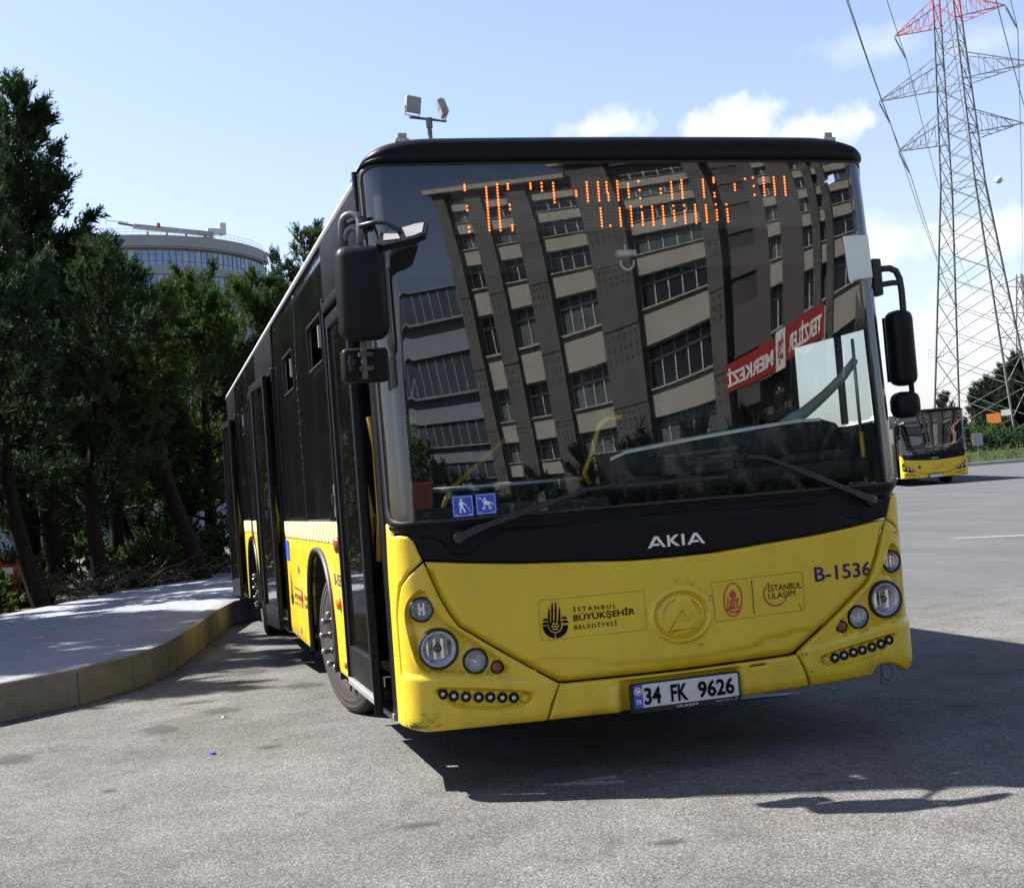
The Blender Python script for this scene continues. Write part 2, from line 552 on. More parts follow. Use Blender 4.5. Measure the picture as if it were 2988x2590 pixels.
class MB:
    def __init__(s):
        s.v = []
        s.f = []
        s.mi = []
        s.cur = 0

    def add(s, vs, fs):
        b = len(s.v)
        s.v += [tuple(v) for v in vs]
        s.f += [tuple(b + i for i in f) for f in fs]
        s.mi += [s.cur] * len(fs)
        return s

    def box(s, c, d, rot=None):
        x, y, z = d[0] / 2, d[1] / 2, d[2] / 2
        vs = [Vector((i * x, j * y, k * z)) for i in (-1, 1) for j in (-1, 1) for k in (-1, 1)]
        if rot is not None:
            vs = [rot @ v for v in vs]
        return s.add([v + Vector(c) for v in vs], [(0, 1, 3, 2), (4, 6, 7, 5), (0, 4, 5, 1), (2, 3, 7, 6), (0, 2, 6, 4), (1, 5, 7, 3)])

    def rbox(s, c, d, bev, rot=None):
        """box with chamfered edges"""
        bm = bmesh.new()
        bmesh.ops.create_cube(bm, size=1)
        for v in bm.verts:
            v.co = Vector((v.co.x * d[0], v.co.y * d[1], v.co.z * d[2]))
        bmesh.ops.bevel(bm, geom=list(bm.edges), offset=bev, segments=3, affect='EDGES', profile=.5)
        vs = [v.co.copy() for v in bm.verts]
        if rot is not None:
            vs = [rot @ v for v in vs]
        bm.verts.index_update()
        fs = [[v.index for v in f.verts] for f in bm.faces]
        bm.free()
        return s.add([v + Vector(c) for v in vs], fs)

    def tube(s, pts, rad, n=8, cap=True):
        pts = [Vector(p) for p in pts]
        rs = rad if isinstance(rad, (list, tuple)) else [rad] * len(pts)
        rings = []
        t0 = (pts[1] - pts[0]).normalized()
        a = t0.orthogonal().normalized()
        for i, p in enumerate(pts):
            if i == 0:
                t = pts[1] - pts[0]
            elif i == len(pts) - 1:
                t = pts[-1] - pts[-2]
            else:
                t = (pts[i] - pts[i - 1]).normalized() + (pts[i + 1] - pts[i]).normalized()
            t.normalize()
            a = (a - t * a.dot(t)).normalized()
            b_ = t.cross(a)
            rings.append([p + (a * math.cos(2 * PI * k / n) + b_ * math.sin(2 * PI * k / n)) * rs[i] for k in range(n)])
        vs = [v for r_ in rings for v in r_]
        fs = [(i * n + k, i * n + (k + 1) % n, (i + 1) * n + (k + 1) % n, (i + 1) * n + k) for i in range(len(pts) - 1) for k in range(n)]
        if cap:
            fs += [tuple(reversed(range(n))), tuple((len(pts) - 1) * n + k for k in range(n))]
        return s.add(vs, fs)

    def lathe(s, prof, c, axis, n=24):
        """prof: (radius, along) pairs about axis through c"""
        ax = Vector(axis).normalized()
        a = ax.orthogonal().normalized()
        b_ = ax.cross(a)
        vs = []
        for r_, h in prof:
            for k in range(n):
                t = 2 * PI * k / n
                vs.append(Vector(c) + ax * h + (a * math.cos(t) + b_ * math.sin(t)) * r_)
        fs = [(i * n + k, i * n + (k + 1) % n, (i + 1) * n + (k + 1) % n, (i + 1) * n + k) for i in range(len(prof) - 1) for k in range(n)]
        return s.add(vs, fs)

    def quad(s, a, b, c, d):
        return s.add([a, b, c, d], [(0, 1, 2, 3)])

    def prism(s, poly, a, b, f):
        """poly 2D points, f(p, t) -> 3D, extruded between t=a and t=b"""
        n = len(poly)
        vs = [f(p, a) for p in poly] + [f(p, b) for p in poly]
        tri = geometry.tessellate_polygon([[Vector((p[0], p[1], 0)) for p in poly]])
        fs = [tuple(t) for t in tri] + [tuple(n + i for i in reversed(t)) for t in tri]
        fs += [(i, (i + 1) % n, n + (i + 1) % n, n + i) for i in range(n)]
        return s.add(vs, fs)

    def mesh(s, name, smooth=False):
        me = bpy.data.meshes.new(name)
        me.from_pydata([tuple(v) for v in s.v], [], s.f)
        if any(s.mi):
            me.polygons.foreach_set('material_index', s.mi)
        if smooth:
            me.shade_smooth()
        bm = bmesh.new()
        bm.from_mesh(me)
        bmesh.ops.recalc_face_normals(bm, faces=list(bm.faces))
        bm.to_mesh(me)
        bm.free()
        return me

    def build(s, name, mats, parent=None, smooth=False, kind=None, auto=None):
        me = s.mesh(name, smooth or auto is not None)
        o = link(me, name, parent, mats, False, kind)
        if auto is not None:
            sharp(me, auto)
        return o


def sharp(me, ang=35):
    bm = bmesh.new()
    bm.from_mesh(me)
    for e in bm.edges:
        e.smooth = not (len(e.link_faces) == 2 and e.calc_face_angle(0) > R(ang))
    bm.to_mesh(me)
    bm.free()


def dup_tree(o, parent=None, skip=()):
    c = o.copy()
    col.objects.link(c)
    if parent is not None:
        c.parent = parent
    for ch in CH.get(o.name, []):
        if ch.name.split('.')[0] not in skip:
            dup_tree(ch, c, skip)
    return c


CH = {}


def index_children():
    CH.clear()
    for o in bpy.data.objects:
        if o.parent is not None:
            CH.setdefault(o.parent.name, []).append(o)


def np_mesh(name, V, F):
    """V (n,3), F (m,3) or (m,4) arrays"""
    me = bpy.data.meshes.new(name)
    k = F.shape[1]
    me.vertices.add(len(V))
    me.vertices.foreach_set('co', V.astype(np.float32).ravel())
    me.loops.add(F.size)
    me.loops.foreach_set('vertex_index', F.astype(np.int32).ravel())
    me.polygons.add(len(F))
    me.polygons.foreach_set('loop_start', np.arange(0, F.size, k, dtype=np.int32))
    me.polygons.foreach_set('loop_total', np.full(len(F), k, dtype=np.int32))
    me.update(calc_edges=True)
    return me


# ------------------------------------------------------------------ ground
def gz(x, y):
    d = np.asarray(x) * .27 + np.asarray(y) * .963
    t = np.clip((d - 10) / 110, 0, 1)
    return 1.22 * t * t * (3 - 2 * t)


def ground():
    xs = np.concatenate([-np.geomspace(3000, 30, 16), np.linspace(-24, 30, 46), np.linspace(33, 130, 40), np.geomspace(150, 3000, 14)])
    ys = np.concatenate([-np.geomspace(3000, 30, 16), np.linspace(-24, 130, 120), np.geomspace(150, 3000, 14)])
    X, Y = np.meshgrid(xs, ys, indexing='ij')
    V = np.stack([X, Y, gz(X, Y)], -1).reshape(-1, 3)
    n, m = len(xs), len(ys)
    i, j = np.meshgrid(np.arange(n - 1), np.arange(m - 1), indexing='ij')
    a = (i * m + j).ravel()
    F = np.stack([a, a + m, a + m + 1, a + 1], 1)
    o = link(np_mesh('asphalt_yard', V, F), 'asphalt_yard', None, 'asphalt', True)
    o['kind'] = 'structure'


ground()

# raised pavement with its own kerb face; outline seen from above
PZ = .27
KERB = [(-9.5, 1.0), (-6.2, 2.35), (-4.6, 3.35), (-3.43, 4.26), (-2.92, 4.72), (-2.53, 5.3), (-2.25, 6.1), (-1.95, 7.7), (-1.66, 9.5), (-1.42, 10.6), (-1.22, 10.95), (-.8, 11.1), (1.2, 11.3)]
BACK = [(3.6, 22.2), (1.0, 24.2), (-.62, 21.0), (-1.6, 17.4), (-2.9, 15.35), (-4.02, 12.75), (-5.6, 10.2), (-9.5, 6.4), (-14, 3.0)]
pave_poly = [(-16, -2.5)] + KERB + [(3.8, 14)] + BACK + [(-18, 0.5)]
m = MB()
m.prism(pave_poly, PZ - .02, PZ, lambda p, t: (p[0], p[1], t))
o = m.build('pavement', 'pavement', None)
o['kind'] = 'structure'
kerb_root = empty('kerb', (-2.5, 5.3, 0))
tag(kerb_root, 'stained brown concrete kerb edging the raised pavement beside the bus', 'kerb')


def kerb_piece(a, b, idx):
    m = MB()
    d = Vector((b[0] - a[0], b[1] - a[1], 0))
    n = Vector((-d.y, d.x, 0)).normalized()
    g_ = .007
    u = d.normalized() * g_
    p = []
    for off in (0, .14):
        for e, q in ((1, a), (-1, b)):
            p.append(Vector((q[0], q[1], 0)) + u * e + n * off)
    z1 = PZ + .004
    vs = [p[0] + Vector((0, 0, -.02)), p[1] + Vector((0, 0, -.02)), p[1] + Vector((0, 0, z1 - .02)), p[0] + Vector((0, 0, z1 - .02)),
          p[0] + n * .02 + Vector((0, 0, z1)), p[1] + n * .02 + Vector((0, 0, z1)), p[3] + Vector((0, 0, z1)), p[2] + Vector((0, 0, z1)), p[2] + Vector((0, 0, -.02)), p[3] + Vector((0, 0, -.02))]
    vs = [v - Vector((-2.5, 5.3, 0)) for v in vs]
    m.add(vs, [(0, 1, 2, 3), (3, 2, 5, 4), (4, 5, 6, 7), (7, 6, 9, 8), (0, 3, 4, 7, 8), (1, 9, 6, 5, 2)])
    return m.build('kerb_stone', 'kerbface', kerb_root)


ks = KERB
acc = []
for i in range(len(ks) - 1):
    L = math.dist(ks[i], ks[i + 1])
    n = max(1, round(L / 1.15))
    for k in range(n):
        a = [ks[i][j] + (ks[i + 1][j] - ks[i][j]) * k / n for j in (0, 1)]
        b_ = [ks[i][j] + (ks[i + 1][j] - ks[i][j]) * (k + 1) / n for j in (0, 1)]
        kerb_piece(a, b_, 0)

# ground beyond the pavement under the trees
m = MB()
soil_poly = [(-18.1, .4)] + list(reversed(BACK)) + [(7, 30), (9, 44), (-30, 44), (-60, 20), (-40, -4)]
soil_in = [(p[0] + .02, p[1] + .02) for p in soil_poly]
m.prism(soil_in, PZ - .14, PZ - .06, lambda p, t: (p[0], p[1], t + float(gz(p[0], p[1])) * .6))
o = m.build('soil_bank', 'soil', None)
o['kind'] = 'structure'


# oil stains, faint painted line, pale patch
def blob(cx, cy, rx, ry, seed, rot=0, n=26):
    rnd = random.Random(seed)
    ph = [rnd.uniform(0, 6.28) for _ in range(5)]
    out = []
    for k in range(n):
        t = 2 * PI * k / n
        r_ = 1 + sum(.13 / (q + 1) ** .3 * math.sin((q + 2) * t + ph[q]) for q in range(5))
        x, y = rx * r_ * math.cos(t), ry * r_ * math.sin(t)
        out.append((cx + x * math.cos(rot) - y * math.sin(rot), cy + x * math.sin(rot) + y * math.cos(rot)))
    return out


def oilmat():
    b = NB('oil stain')
    n = b.noise(3.2, 8, .75)
    g = b.n('ShaderNodeTexGradient', gradient_type='SPHERICAL')
    b.l(b.co(), g.inputs[0])
    a = b.math('MULTIPLY', b.math('SUBTRACT', b.math('ADD', b.math('MULTIPLY', g.outputs[1], 1.1), b.math('MULTIPLY', n, 2.2)), 1.42), 1.6, True)
    p = b.bsdf((.032, .024, .020), .8)
    t = b.n('ShaderNodeBsdfTransparent')
    m_ = b.n('ShaderNodeMixShader')
    b.l(b.math('MULTIPLY', a, .62), m_.inputs[0])
    b.l(t.outputs[0], m_.inputs[1])
    b.l(p.outputs[0], m_.inputs[2])
    b.l(m_.outputs[0], b.out.inputs[0])
    MT['oilstain'] = b.m


oilmat()
STAINS = [(-1.33, -.27, .17, .09, 'brown oil stain on the asphalt in front of the bus left corner'), (-1.30, 4.35, .3, .35, 'brown oil stain on the asphalt under the front wheel arch'),
          (-2.35, 3.05, .22, .4, 'brown oil stain on the asphalt nearest the bend of the kerb'), (-1.95, 3.55, .25, .3, 'dark brown oil stain between kerb bend and front wheel'),
          (-2.60, 1.3, .07, .10, 'small black oil spot on open asphalt at lower left'), (-3.2, 2.6, .25, .4, 'reddish brown stain on the asphalt at the left edge'),
          (-1.6, 5.6, .25, .5, 'long brown stain on the asphalt beside the pavement'), (-1.75, 1.95, .14, .12, 'faint grey stain near the blue bottle cap'), (-.55, -1.05, .12, .08, 'small stain beside the shadow tip in the foreground'),
          (-2.1, 4.1, .3, .16, 'brown stain lying across the tree shadow by the kerb')]
for i, (x, y, rx, ry, lb) in enumerate(STAINS):
    m = MB()
    pl_ = blob(0, 0, 1, 1, i)
    m.add([(p[0], p[1], 0) for p in pl_], [tuple(range(len(pl_)))])
    o = m.build('oil_stain', 'oilstain', None)
    o.location = (x, y, .004 + .0003 * i)
    o.scale = (rx * .95, ry * .95, 1)
    tag(o, lb, 'oil stain', 'oil stains on the asphalt')
m = MB()
m.box((11.0, 11.9, .006), (5.6, .09, .004), Matrix.Rotation(R(-52), 3, 'Z'))
o = m.build('painted_line', 'road_paint', None)
tag(o, 'thin worn white painted line across the yard right of the bus', 'road marking')
m = MB()  # flat pale patch on the asphalt under the bus
pl_ = blob(1.08, 1.55, .26, .06, 77, -.3)
m.add([(p[0], p[1], .005) for p in pl_], [tuple(range(len(pl_)))])
tag(m.build('pale_patch', 'road_paint', None), 'pale whitish patch on the shaded asphalt behind the number plate', 'stain')
m = MB()
m.lathe([(0.001, .0), (.015, 0), (.015, .011), (.012, .013), (.001, .013)], (-2.06, 1.95, .001), (0, 0, 1), 16)
tag(m.build('bottle_cap', 'blue_cap', None, auto=40), 'bright blue plastic bottle cap lying on the sunny asphalt', 'bottle cap')
for i, (x, y, lb) in enumerate([(-1.95, 3.2, 'tiny white paper scrap on the asphalt in front of the kerb'), (12.9, 12.0, 'white litter scrap on the yard at the right edge')]):
    m = MB()
    s_ = .03 if i == 0 else .11
    m.add([(0, 0, .006), (s_, 0, .02), (s_ * 1.1, s_ * .7, .006), (0, s_ * .6, s_ * .5)], [(0, 1, 2), (0, 2, 3)])
    o = m.build('paper_scrap', 'white_print', None)
    o.location = (x, y, 0)
    tag(o, lb, 'litter')

# ------------------------------------------------------------------ bus front surface
S0 = (.0313, .0028, .0655, -.0132, -.0074, -.013, .0315)


def sst(a, b, t):
    t = np.clip((t - a) / (b - a), 0, 1)
    return t * t * (3 - 2 * t)


def Pf(x, z):
    a2, a4, t, b, c, d, g = S0
    w_ = z - 1.9
    yw = .05 + a2 * x * x + a4 * x ** 4 + t * w_ + b * w_ * w_ + c * w_ ** 3 + d * x * x * w_ + g * w_ ** 4
    yl = .045 * x * x
    k = sst(.95, 1.25, z)
    return yl * (1 - k) + yw * k


def surf(u, z, off=0.):
    u = np.asarray(u, float)
    z = np.asarray(z, float)

    def base(u, z):
        k = sst(.95, 1.25, z)
        hw = 1.29 * (1 - k) + 1.285 * k
        r_ = .16 * (1 - k) + .12 * k
        xs = hw - r_
        a = np.abs(u)
        sg = np.where(u >= 0, 1., -1.)
        ph = np.maximum(0, (a - xs) / r_)
        pc = np.minimum(ph, PI / 2)
        x = sg * np.where(a < xs, a, xs + r_ * np.sin(pc))
        y = Pf(np.minimum(a, xs), z) + r_ * (1 - np.cos(pc)) + np.maximum(0, ph - PI / 2) * r_
        return np.stack([x, y, z + 0 * x], -1)
    p = base(u, z)
    h = 2e-3
    du = base(u + h, z) - base(u - h, z)
    dz = base(u, z + h) - base(u, z - h)
    n = np.cross(du, dz)
    n /= np.linalg.norm(n, axis=-1, keepdims=True)
    return p + n * np.asarray(off)[..., None]


def SP(u, z, off=0.):
    return Vector(surf(np.array([u]), np.array([z]), np.array([off]))[0])


def frame_at(u, z, off=0.):
    o = SP(u, z, off)
    ex = (SP(u + .004, z) - SP(u - .004, z)).normalized()
    ez = (SP(u, z + .004) - SP(u, z - .004)).normalized()
    n = ex.cross(ez).normalized()
    ez = n.cross(ex)
    return o, ex, ez, n


def poly_sdf(P, poly):
    """signed distance, positive inside"""
    poly = np.array(poly, float)
    q = np.roll(poly, -1, 0)
    d = np.full(len(P), 1e9)
    ins = np.zeros(len(P), bool)
    for a, b in zip(poly, q):
        e = b - a
        w_ = P - a
        t = np.clip((w_ @ e) / (e @ e + 1e-12), 0, 1)
        dd = np.linalg.norm(w_ - t[:, None] * e, axis=1)
        d = np.minimum(d, dd)
        c = ((a[1] > P[:, 1]) != (b[1] > P[:, 1])) & (P[:, 0] < (b[0] - a[0]) * (P[:, 1] - a[1]) / (b[1] - a[1] + 1e-15) + a[0])
        ins ^= c
    return np.where(ins, d, -d)


def resample(poly, step, closed=True):
    out = []
    n = len(poly)
    for i in range(n if closed else n - 1):
        a, b = poly[i], poly[(i + 1) % n]
        k = max(1, int(math.ceil(math.dist(a, b) / step)))
        out += [(a[0] + (b[0] - a[0]) * j / k, a[1] + (b[1] - a[1]) * j / k) for j in range(k)]
    return out


def smooth_poly(poly, it=2, keep=()):
    for _ in range(it):
        out = []
        n = len(poly)
        for i in range(n):
            a, b = poly[i], poly[(i + 1) % n]
            out.append((a[0] * .75 + b[0] * .25, a[1] * .75 + b[1] * .25))
            out.append((a[0] * .25 + b[0] * .75, a[1] * .25 + b[1] * .75))
        poly = out
    return poly


def skin(name, outline, mat, parent, offf=None, step=.012, bev=.006, thick=.03, holes=(), fn=surf, finer=(), label=None, feats=(), fw=.014):
    """curved panel on the front surface cut to an outline in (u, z), with rolled edges and real thickness"""
    outline = resample(outline, step)
    pts = list(outline)
    edges = [(i, (i + 1) % len(outline)) for i in range(len(outline))]
    for h in holes:
        h = resample(h, step)
        b = len(pts)
        pts += h
        edges += [(b + i, b + (i + 1) % len(h)) for i in range(len(h))]
    fpts = []
    for h in feats:
        q = np.array(resample(h, step * .55))
        t = np.roll(q, -1, 0) - np.roll(q, 1, 0)
        nr = np.stack([-t[:, 1], t[:, 0]], 1) / (np.linalg.norm(t, axis=1, keepdims=True) + 1e-9)
        for dd in (-.002, fw):
            c = q + nr * dd
            s1 = poly_sdf(c, h)
            c2 = q - nr * dd
            c = np.where((np.abs(s1 - dd) < .002)[:, None], c, c2)
            c = c[np.abs(poly_sdf(c, h) - dd) < .003]
            fpts.append(c)
    A = np.array(outline)
    lo, hi = A.min(0), A.max(0)
    gx, gy = np.meshgrid(np.arange(lo[0] + step / 2, hi[0], step), np.arange(lo[1] + step / 2, hi[1], step), indexing='ij')
    G = np.stack([gx.ravel(), gy.ravel()], 1)
    for (x0, z0, x1, z1, st) in finer:
        fx, fy_ = np.meshgrid(np.arange(x0, x1, st), np.arange(z0, z1, st), indexing='ij')
        keep = ~((G[:, 0] > x0) & (G[:, 0] < x1) & (G[:, 1] > z0) & (G[:, 1] < z1))
        G = np.concatenate([G[keep], np.stack([fx.ravel(), fy_.ravel()], 1)])

    def sdf(Q):
        s_ = poly_sdf(Q, outline)
        for h in holes:
            s_ = np.minimum(s_, -poly_sdf(Q, h))
        return s_
    G = G[sdf(G) > max(step * .45, bev * 1.3)]
    if fpts:
        for h in feats:
            s1 = poly_sdf(G, h)
            G = G[(s1 < -.006) | (s1 > fw + .004)]
        FP = np.concatenate(fpts)
        G = np.concatenate([G, FP[sdf(FP) > .004]])
    # ring just inside the border for the rolled edge
    ring = []
    for loop in [outline] + [resample(h, step) for h in holes]:
        L = np.array(loop)
        t = np.roll(L, -1, 0) - np.roll(L, 1, 0)
        nrm = np.stack([-t[:, 1], t[:, 0]], 1) / (np.linalg.norm(t, axis=1, keepdims=True) + 1e-9)
        c = L + nrm * bev
        s_ = sdf(c)
        c2 = L - nrm * bev
        c = np.where((s_ > 0)[:, None], c, c2)
        c = c[sdf(c) > bev * .8]
        ring.append(c)
    P = np.concatenate([np.array(pts)] + ring + [G])
    res = geometry.delaunay_2d_cdt([Vector(p) for p in P], edges, [], 0, 1e-6)
    V2 = np.array([tuple(v) for v in res[0]])
    F = np.array([f for f in res[2] if len(f) == 3])
    cen = V2[F].mean(1)
    F = F[sdf(cen) > 0]
    # orientation
    a, b, c = V2[F[:, 0]], V2[F[:, 1]], V2[F[:, 2]]
    ar = (b[:, 0] - a[:, 0]) * (c[:, 1] - a[:, 1]) - (b[:, 1] - a[:, 1]) * (c[:, 0] - a[:, 0])
    F = F[np.abs(ar) > 1e-10]
    ar = ar[np.abs(ar) > 1e-10]
    F[ar < 0] = F[ar < 0][:, ::-1]
    sd_ = sdf(V2)
    off = -bev * (1 - np.clip(np.abs(sd_) / bev, 0, 1)) ** 2
    if offf is not None:
        off = off + offf(V2[:, 0], V2[:, 1])
    V3 = fn(V2[:, 0], V2[:, 1], off)
    # back wall along border
    ec = {}
    for f in F:
        for i in range(3):
            e = (f[i], f[(i + 1) % 3])
            k = (min(e), max(e))
            ec.setdefault(k, []).append(e)
    bord = [v[0] for v in ec.values() if len(v) == 1]
    bv = sorted({i for e in bord for i in e})
    mp = {v: len(V3) + i for i, v in enumerate(bv)}
    VB = fn(V2[bv, 0], V2[bv, 1], off[bv] - thick)
    faces = [tuple(int(i) for i in f) for f in F] + [(int(e[1]), int(e[0]), mp[e[0]], mp[e[1]]) for e in bord]
    me = bpy.data.meshes.new(name)
    me.from_pydata([tuple(v) for v in V3] + [tuple(v) for v in VB], [], faces)
    me.shade_smooth()
    sharp(me, 50)
    o = link(me, name, parent, mat)
    if label:
        o['label'] = label
    return o


def mirror(poly):
    return [(-p[0], p[1]) for p in reversed(poly)]


bus = empty('city_bus')
tag(bus, 'large yellow and black city bus in the foreground numbered B-1536', 'bus')

# --- outlines in (distance along the front from the centre line, height)
hatch_half = [(0, .975), (.2, .977), (.5, .997), (.72, 1.010), (.94, 1.031), (1.150, 1.056), (1.124, .968), (1.098, .895), (1.060, .817), (1.020, .757), (.868, .650), (.725, .552), (.588, .466), (.55, .462), (.3, .459), (0, .456)]
hatch = hatch_half + [(-x, z) for x, z in reversed(hatch_half[1:-1])]
relief = [(-2, .585), (-.70, .578), (-.425, .556), (-.38, .533), (-.334, .518), (0, .510), (.334, .518), (.38, .533), (.425, .556), (.70, .578), (2, .585)]
E2 = np.array([[.0008182, -8.38e-05], [-6.75e-05, -.000755], [-.8678256, 1.1025449]])


def emb(x, y):
    v = np.array([x, y, 1.]) @ E2
    return (float(v[0]), float(v[1]))


EC = emb(1112, 403)
crL = [emb(*p) for p in [(1080, 306), (1048, 318), (1018, 350), (1000, 395), (1000, 432), (1018, 418), (1045, 362)]]
crR = [emb(*p) for p in [(1165, 308), (1195, 318), (1222, 350), (1236, 392), (1228, 404), (1205, 372), (1185, 336)]]
tri = [emb(*p) for p in [(1113, 368), (1168, 434), (1072, 448), (1058, 476), (1046, 500), (1048, 480), (1082, 418)]]
foot = [emb(*p) for p in [(1040, 497), (1052, 508), (1070, 505), (1076, 511), (1058, 516), (1035, 507)]]
foot2 = [emb(*p) for p in [(1190, 486), (1196, 494), (1176, 508), (1160, 507), (1180, 500)]]
fline = [emb(*p) for p in [(1060, 494), (1190, 484), (1190, 490), (1060, 500)]]


def hatch_off(u, z):
    P = np.stack([u, z], 1)
    s_ = poly_sdf(P, hatch)
    top = sst(.02, .05, (np.interp(np.abs(u), [0, .5, .94, 1.15], [.975, .997, 1.031, 1.056]) - z))
    o = -.024 * (1 - sst(.002, .030, s_)) * top
    rz_ = np.interp(u, [p[0] for p in relief], [p[1] for p in relief])
    o += -.010 * (1 - sst(-.004, .004, z - rz_))
    # oval badge: groove, dome and stylised letter
    e = np.sqrt(((u - EC[0]) / .131) ** 2 + ((z - EC[1]) / .107) ** 2)
    o += .011 * np.exp(-((e - 1.09) / .085) ** 2) - .010 * np.exp(-((e - .965) / .06) ** 2) + .010 * (1 - sst(.55, .95, e))
    for q in (crL, crR, tri, foot, foot2, fline):
        o += -.012 * sst(-.003, .004, poly_sdf(P, q))
    # slight denting
    o += .0012 * np.sin(u * 7 + 1) * np.sin(z * 9)
    return o


skin('front_hatch', hatch, 'yellow', bus, hatch_off, .013, .006, .03, finer=[(EC[0] - .16, EC[1] - .13, EC[0] + .16, EC[1] + .13, .0045)])

lamp_half = [(-1.160, 1.052), (-1.232, 1.000), (-1.280, .950), (-1.302, .885), (-1.317, .817), (-1.318, .745), (-1.316, .572), (-1.318, .52), (-1.300, .40), (-1.294, .326), (-1.211, .310), (-.662, .302), (-.638, .38), (-.597, .462), (-.732, .550), (-.875, .648), (-1.026, .756), (-1.066, .817), (-1.104, .895), (-1.130, .967)]
recess0 = [(-1.272, .815), (-1.262, .868), (-1.228, .912), (-1.172, .945), (-1.132, .874), (-1.098, .797), (-1.030, .741), (-.73, .507), (-1.134, .556), (-1.191, .568), (-1.224, .605), (-1.256, .717)]
ledrec0 = [(-1.175, .508), (-1.0, .486), (-.85, .466), (-.69, .438), (-.722, .395), (-.76, .380), (-.90, .378), (-1.05, .398), (-1.115, .440)]
recess = smooth_poly(recess0, 2)
ledrec = smooth_poly(ledrec0, 1)
L_MAIN, L_TOP, L_FOG, L_AMB = (-1.122, .667), (-1.186, .846), (-.960, .597), (-.864, .560)
LEDS = [(-1.118, .468), (-1.070, .455), (-1.016, .446), (-.960, .438), (-.908, .432), (-.854, .425), (-.802, .419), (-.753, .413)]


def lamp_off(sign, dmg=False):
    def f(u, z):
        U = u * sign
        P = np.stack([U, z], 1)
        o = -.036 * sst(-.002, .014, poly_sdf(P, recess))
        o += -.024 * sst(-.002, .014, poly_sdf(P, ledrec))
        cz = np.interp(U, [-1.32, -1.05, -.6], [.562, .533, .468])
        o += .011 * (1 - sst(-.006, .006, z - cz))
        for (cx, cy), rad, dep in ((L_MAIN, .089, 0), (L_TOP, .055, 0), (L_FOG, .056, 0), (L_AMB, .030, 0)):
            d = np.sqrt((U - cx) ** 2 + (z - cy) ** 2)
            o += .012 * np.exp(-((d - rad * 1.10) / (rad * .16)) ** 2) + dep * (1 - sst(rad * .8, rad * 1.0, d))
        # ridge between the lamp bay and the hatch
        # roll-under at the bottom edge
        t = np.clip((.365 - z) / .06, 0, 1)
        o += -.022 * t * t
        if dmg:
            # scraped and broken lower edge on the kerb side of the bumper
            o += -.010 * np.exp(-((U + 1.08) / .10) ** 2 - ((z - .345) / .03) ** 2)
        return o
    return f


cut_r = list(lamp_half)
i0 = cut_r.index((-1.211, .310))
cut_r = cut_r[:i0] + [(-1.225, .306), (-1.195, .322), (-1.165, .338), (-1.135, .352), (-1.09, .361), (-1.045, .360), (-1.02, .348), (-1.012, .333), (-.992, .312)] + cut_r[i0 + 1:]
for sgn, poly in ((1, lamp_half), (-1, mirror(cut_r))):
    hl = [[(-sgn * -1 * c[0] * 1.0, c[1]) for c in []]] if False else []
    for (cx, cy), rd in [(L_MAIN, .088), (L_TOP, .054), (L_FOG, .055), (L_AMB, .029)] + [(q, .0215) for q in LEDS]:
        nn_ = 28 if rd > .05 else 14
        hl.append([(sgn * cx + rd * math.cos(2 * PI * k / nn_), cy + rd * math.sin(2 * PI * k / nn_)) for k in range(nn_)])
    o = skin('corner_panel', poly, 'yellow', bus, lamp_off(sgn, sgn < 0), .0105, .004, .03, holes=hl, feats=[recess, ledrec] if sgn > 0 else [mirror(recess), mirror(ledrec)])
    if sgn < 0:
        o['label'] = 'corner panel with a broken out lower edge'

bump = [(-.591, .459), (-.56, .455), (-.3, .452), (0, .449), (.3, .452), (.56, .455), (.591, .459), (.625, .378), (.645, .302), (.29, .298), (-.32, .298), (-.649, .302), (-.625, .378)]


def bump_off(u, z):
    o = .004 + 0 * u
    mid = sst(-.33, -.27, u) * (1 - sst(.27, .30, u))
    o = o - .030 * mid * (1 - sst(.425, .45, z)) + .012 * np.exp(-((u + .335) / .022) ** 2) * (1 - sst(.40, .43, z))
    t = np.clip((.345 - z) / .045, 0, 1)
    o += -.016 * t * t
    slot = [(.305, .452), (.31, .440), (.38, .440), (.39, .452)]
    return o


skin('bumper_section', bump, 'yellow', bus, bump_off, .012, .006, .035, holes=[[(.335, .430), (.345, .438), (.415, .440), (.425, .432)]])
# yellow corner posts next to the door jambs
post = [(-1.41, 1.235), (-1.36, 1.205), (-1.34, 1.176), (-1.263, 1.178), (-1.223, 1.172), (-1.196, 1.148), (-1.164, 1.062), (-1.236, 1.008), (-1.287, .955), (-1.309, .885), (-1.324, .817), (-1.325, .745), (-1.323, .572), (-1.326, .52), (-1.308, .40), (-1.302, .328), (-1.43, .335)]
skin('corner_post', post, 'yellow', bus, None, .014, .005, .02)
skin('corner_post', mirror(post), 'yellow', bus, None, .014, .005, .02)
# scuffed rubbing mark on the near corner
skin('scuff_mark', blob(-1.21, .358, .085, .034, 5, .2), 'scuff', bus, lambda u, z: lamp_off(1)(u, z) + .0025, .01, .002, .002)

# black fascia under the windscreen
fasc = [(0, 1.222), (.5, 1.223), (.9, 1.226), (1.2, 1.226), (1.345, 1.222), (1.352, 1.195), (1.263, 1.188), (1.212, 1.178), (1.19, 1.150), (1.156, 1.066), (.94, 1.039), (.72, 1.018), (.5, 1.005), (.2, .985), (0, .983)]
fasc = fasc + [(-x, z) for x, z in reversed(fasc[1:-1])]
lip = [(0, 1.174), (.55, 1.166), (.79, 1.164), (.864, 1.124), (.934, 1.080), (.994, 1.064), (1.036, 1.081), (1.055, 1.119), (1.088, 1.152), (1.13, 1.163), (1.4, 1.168)]


def fasc_off(u, z):
    lz = np.interp(np.abs(u), [p[0] for p in lip], [p[1] for p in lip])
    return .006 - .020 * sst(-.006, .010, z - lz) + .014 * sst(1.196, 1.212, z)


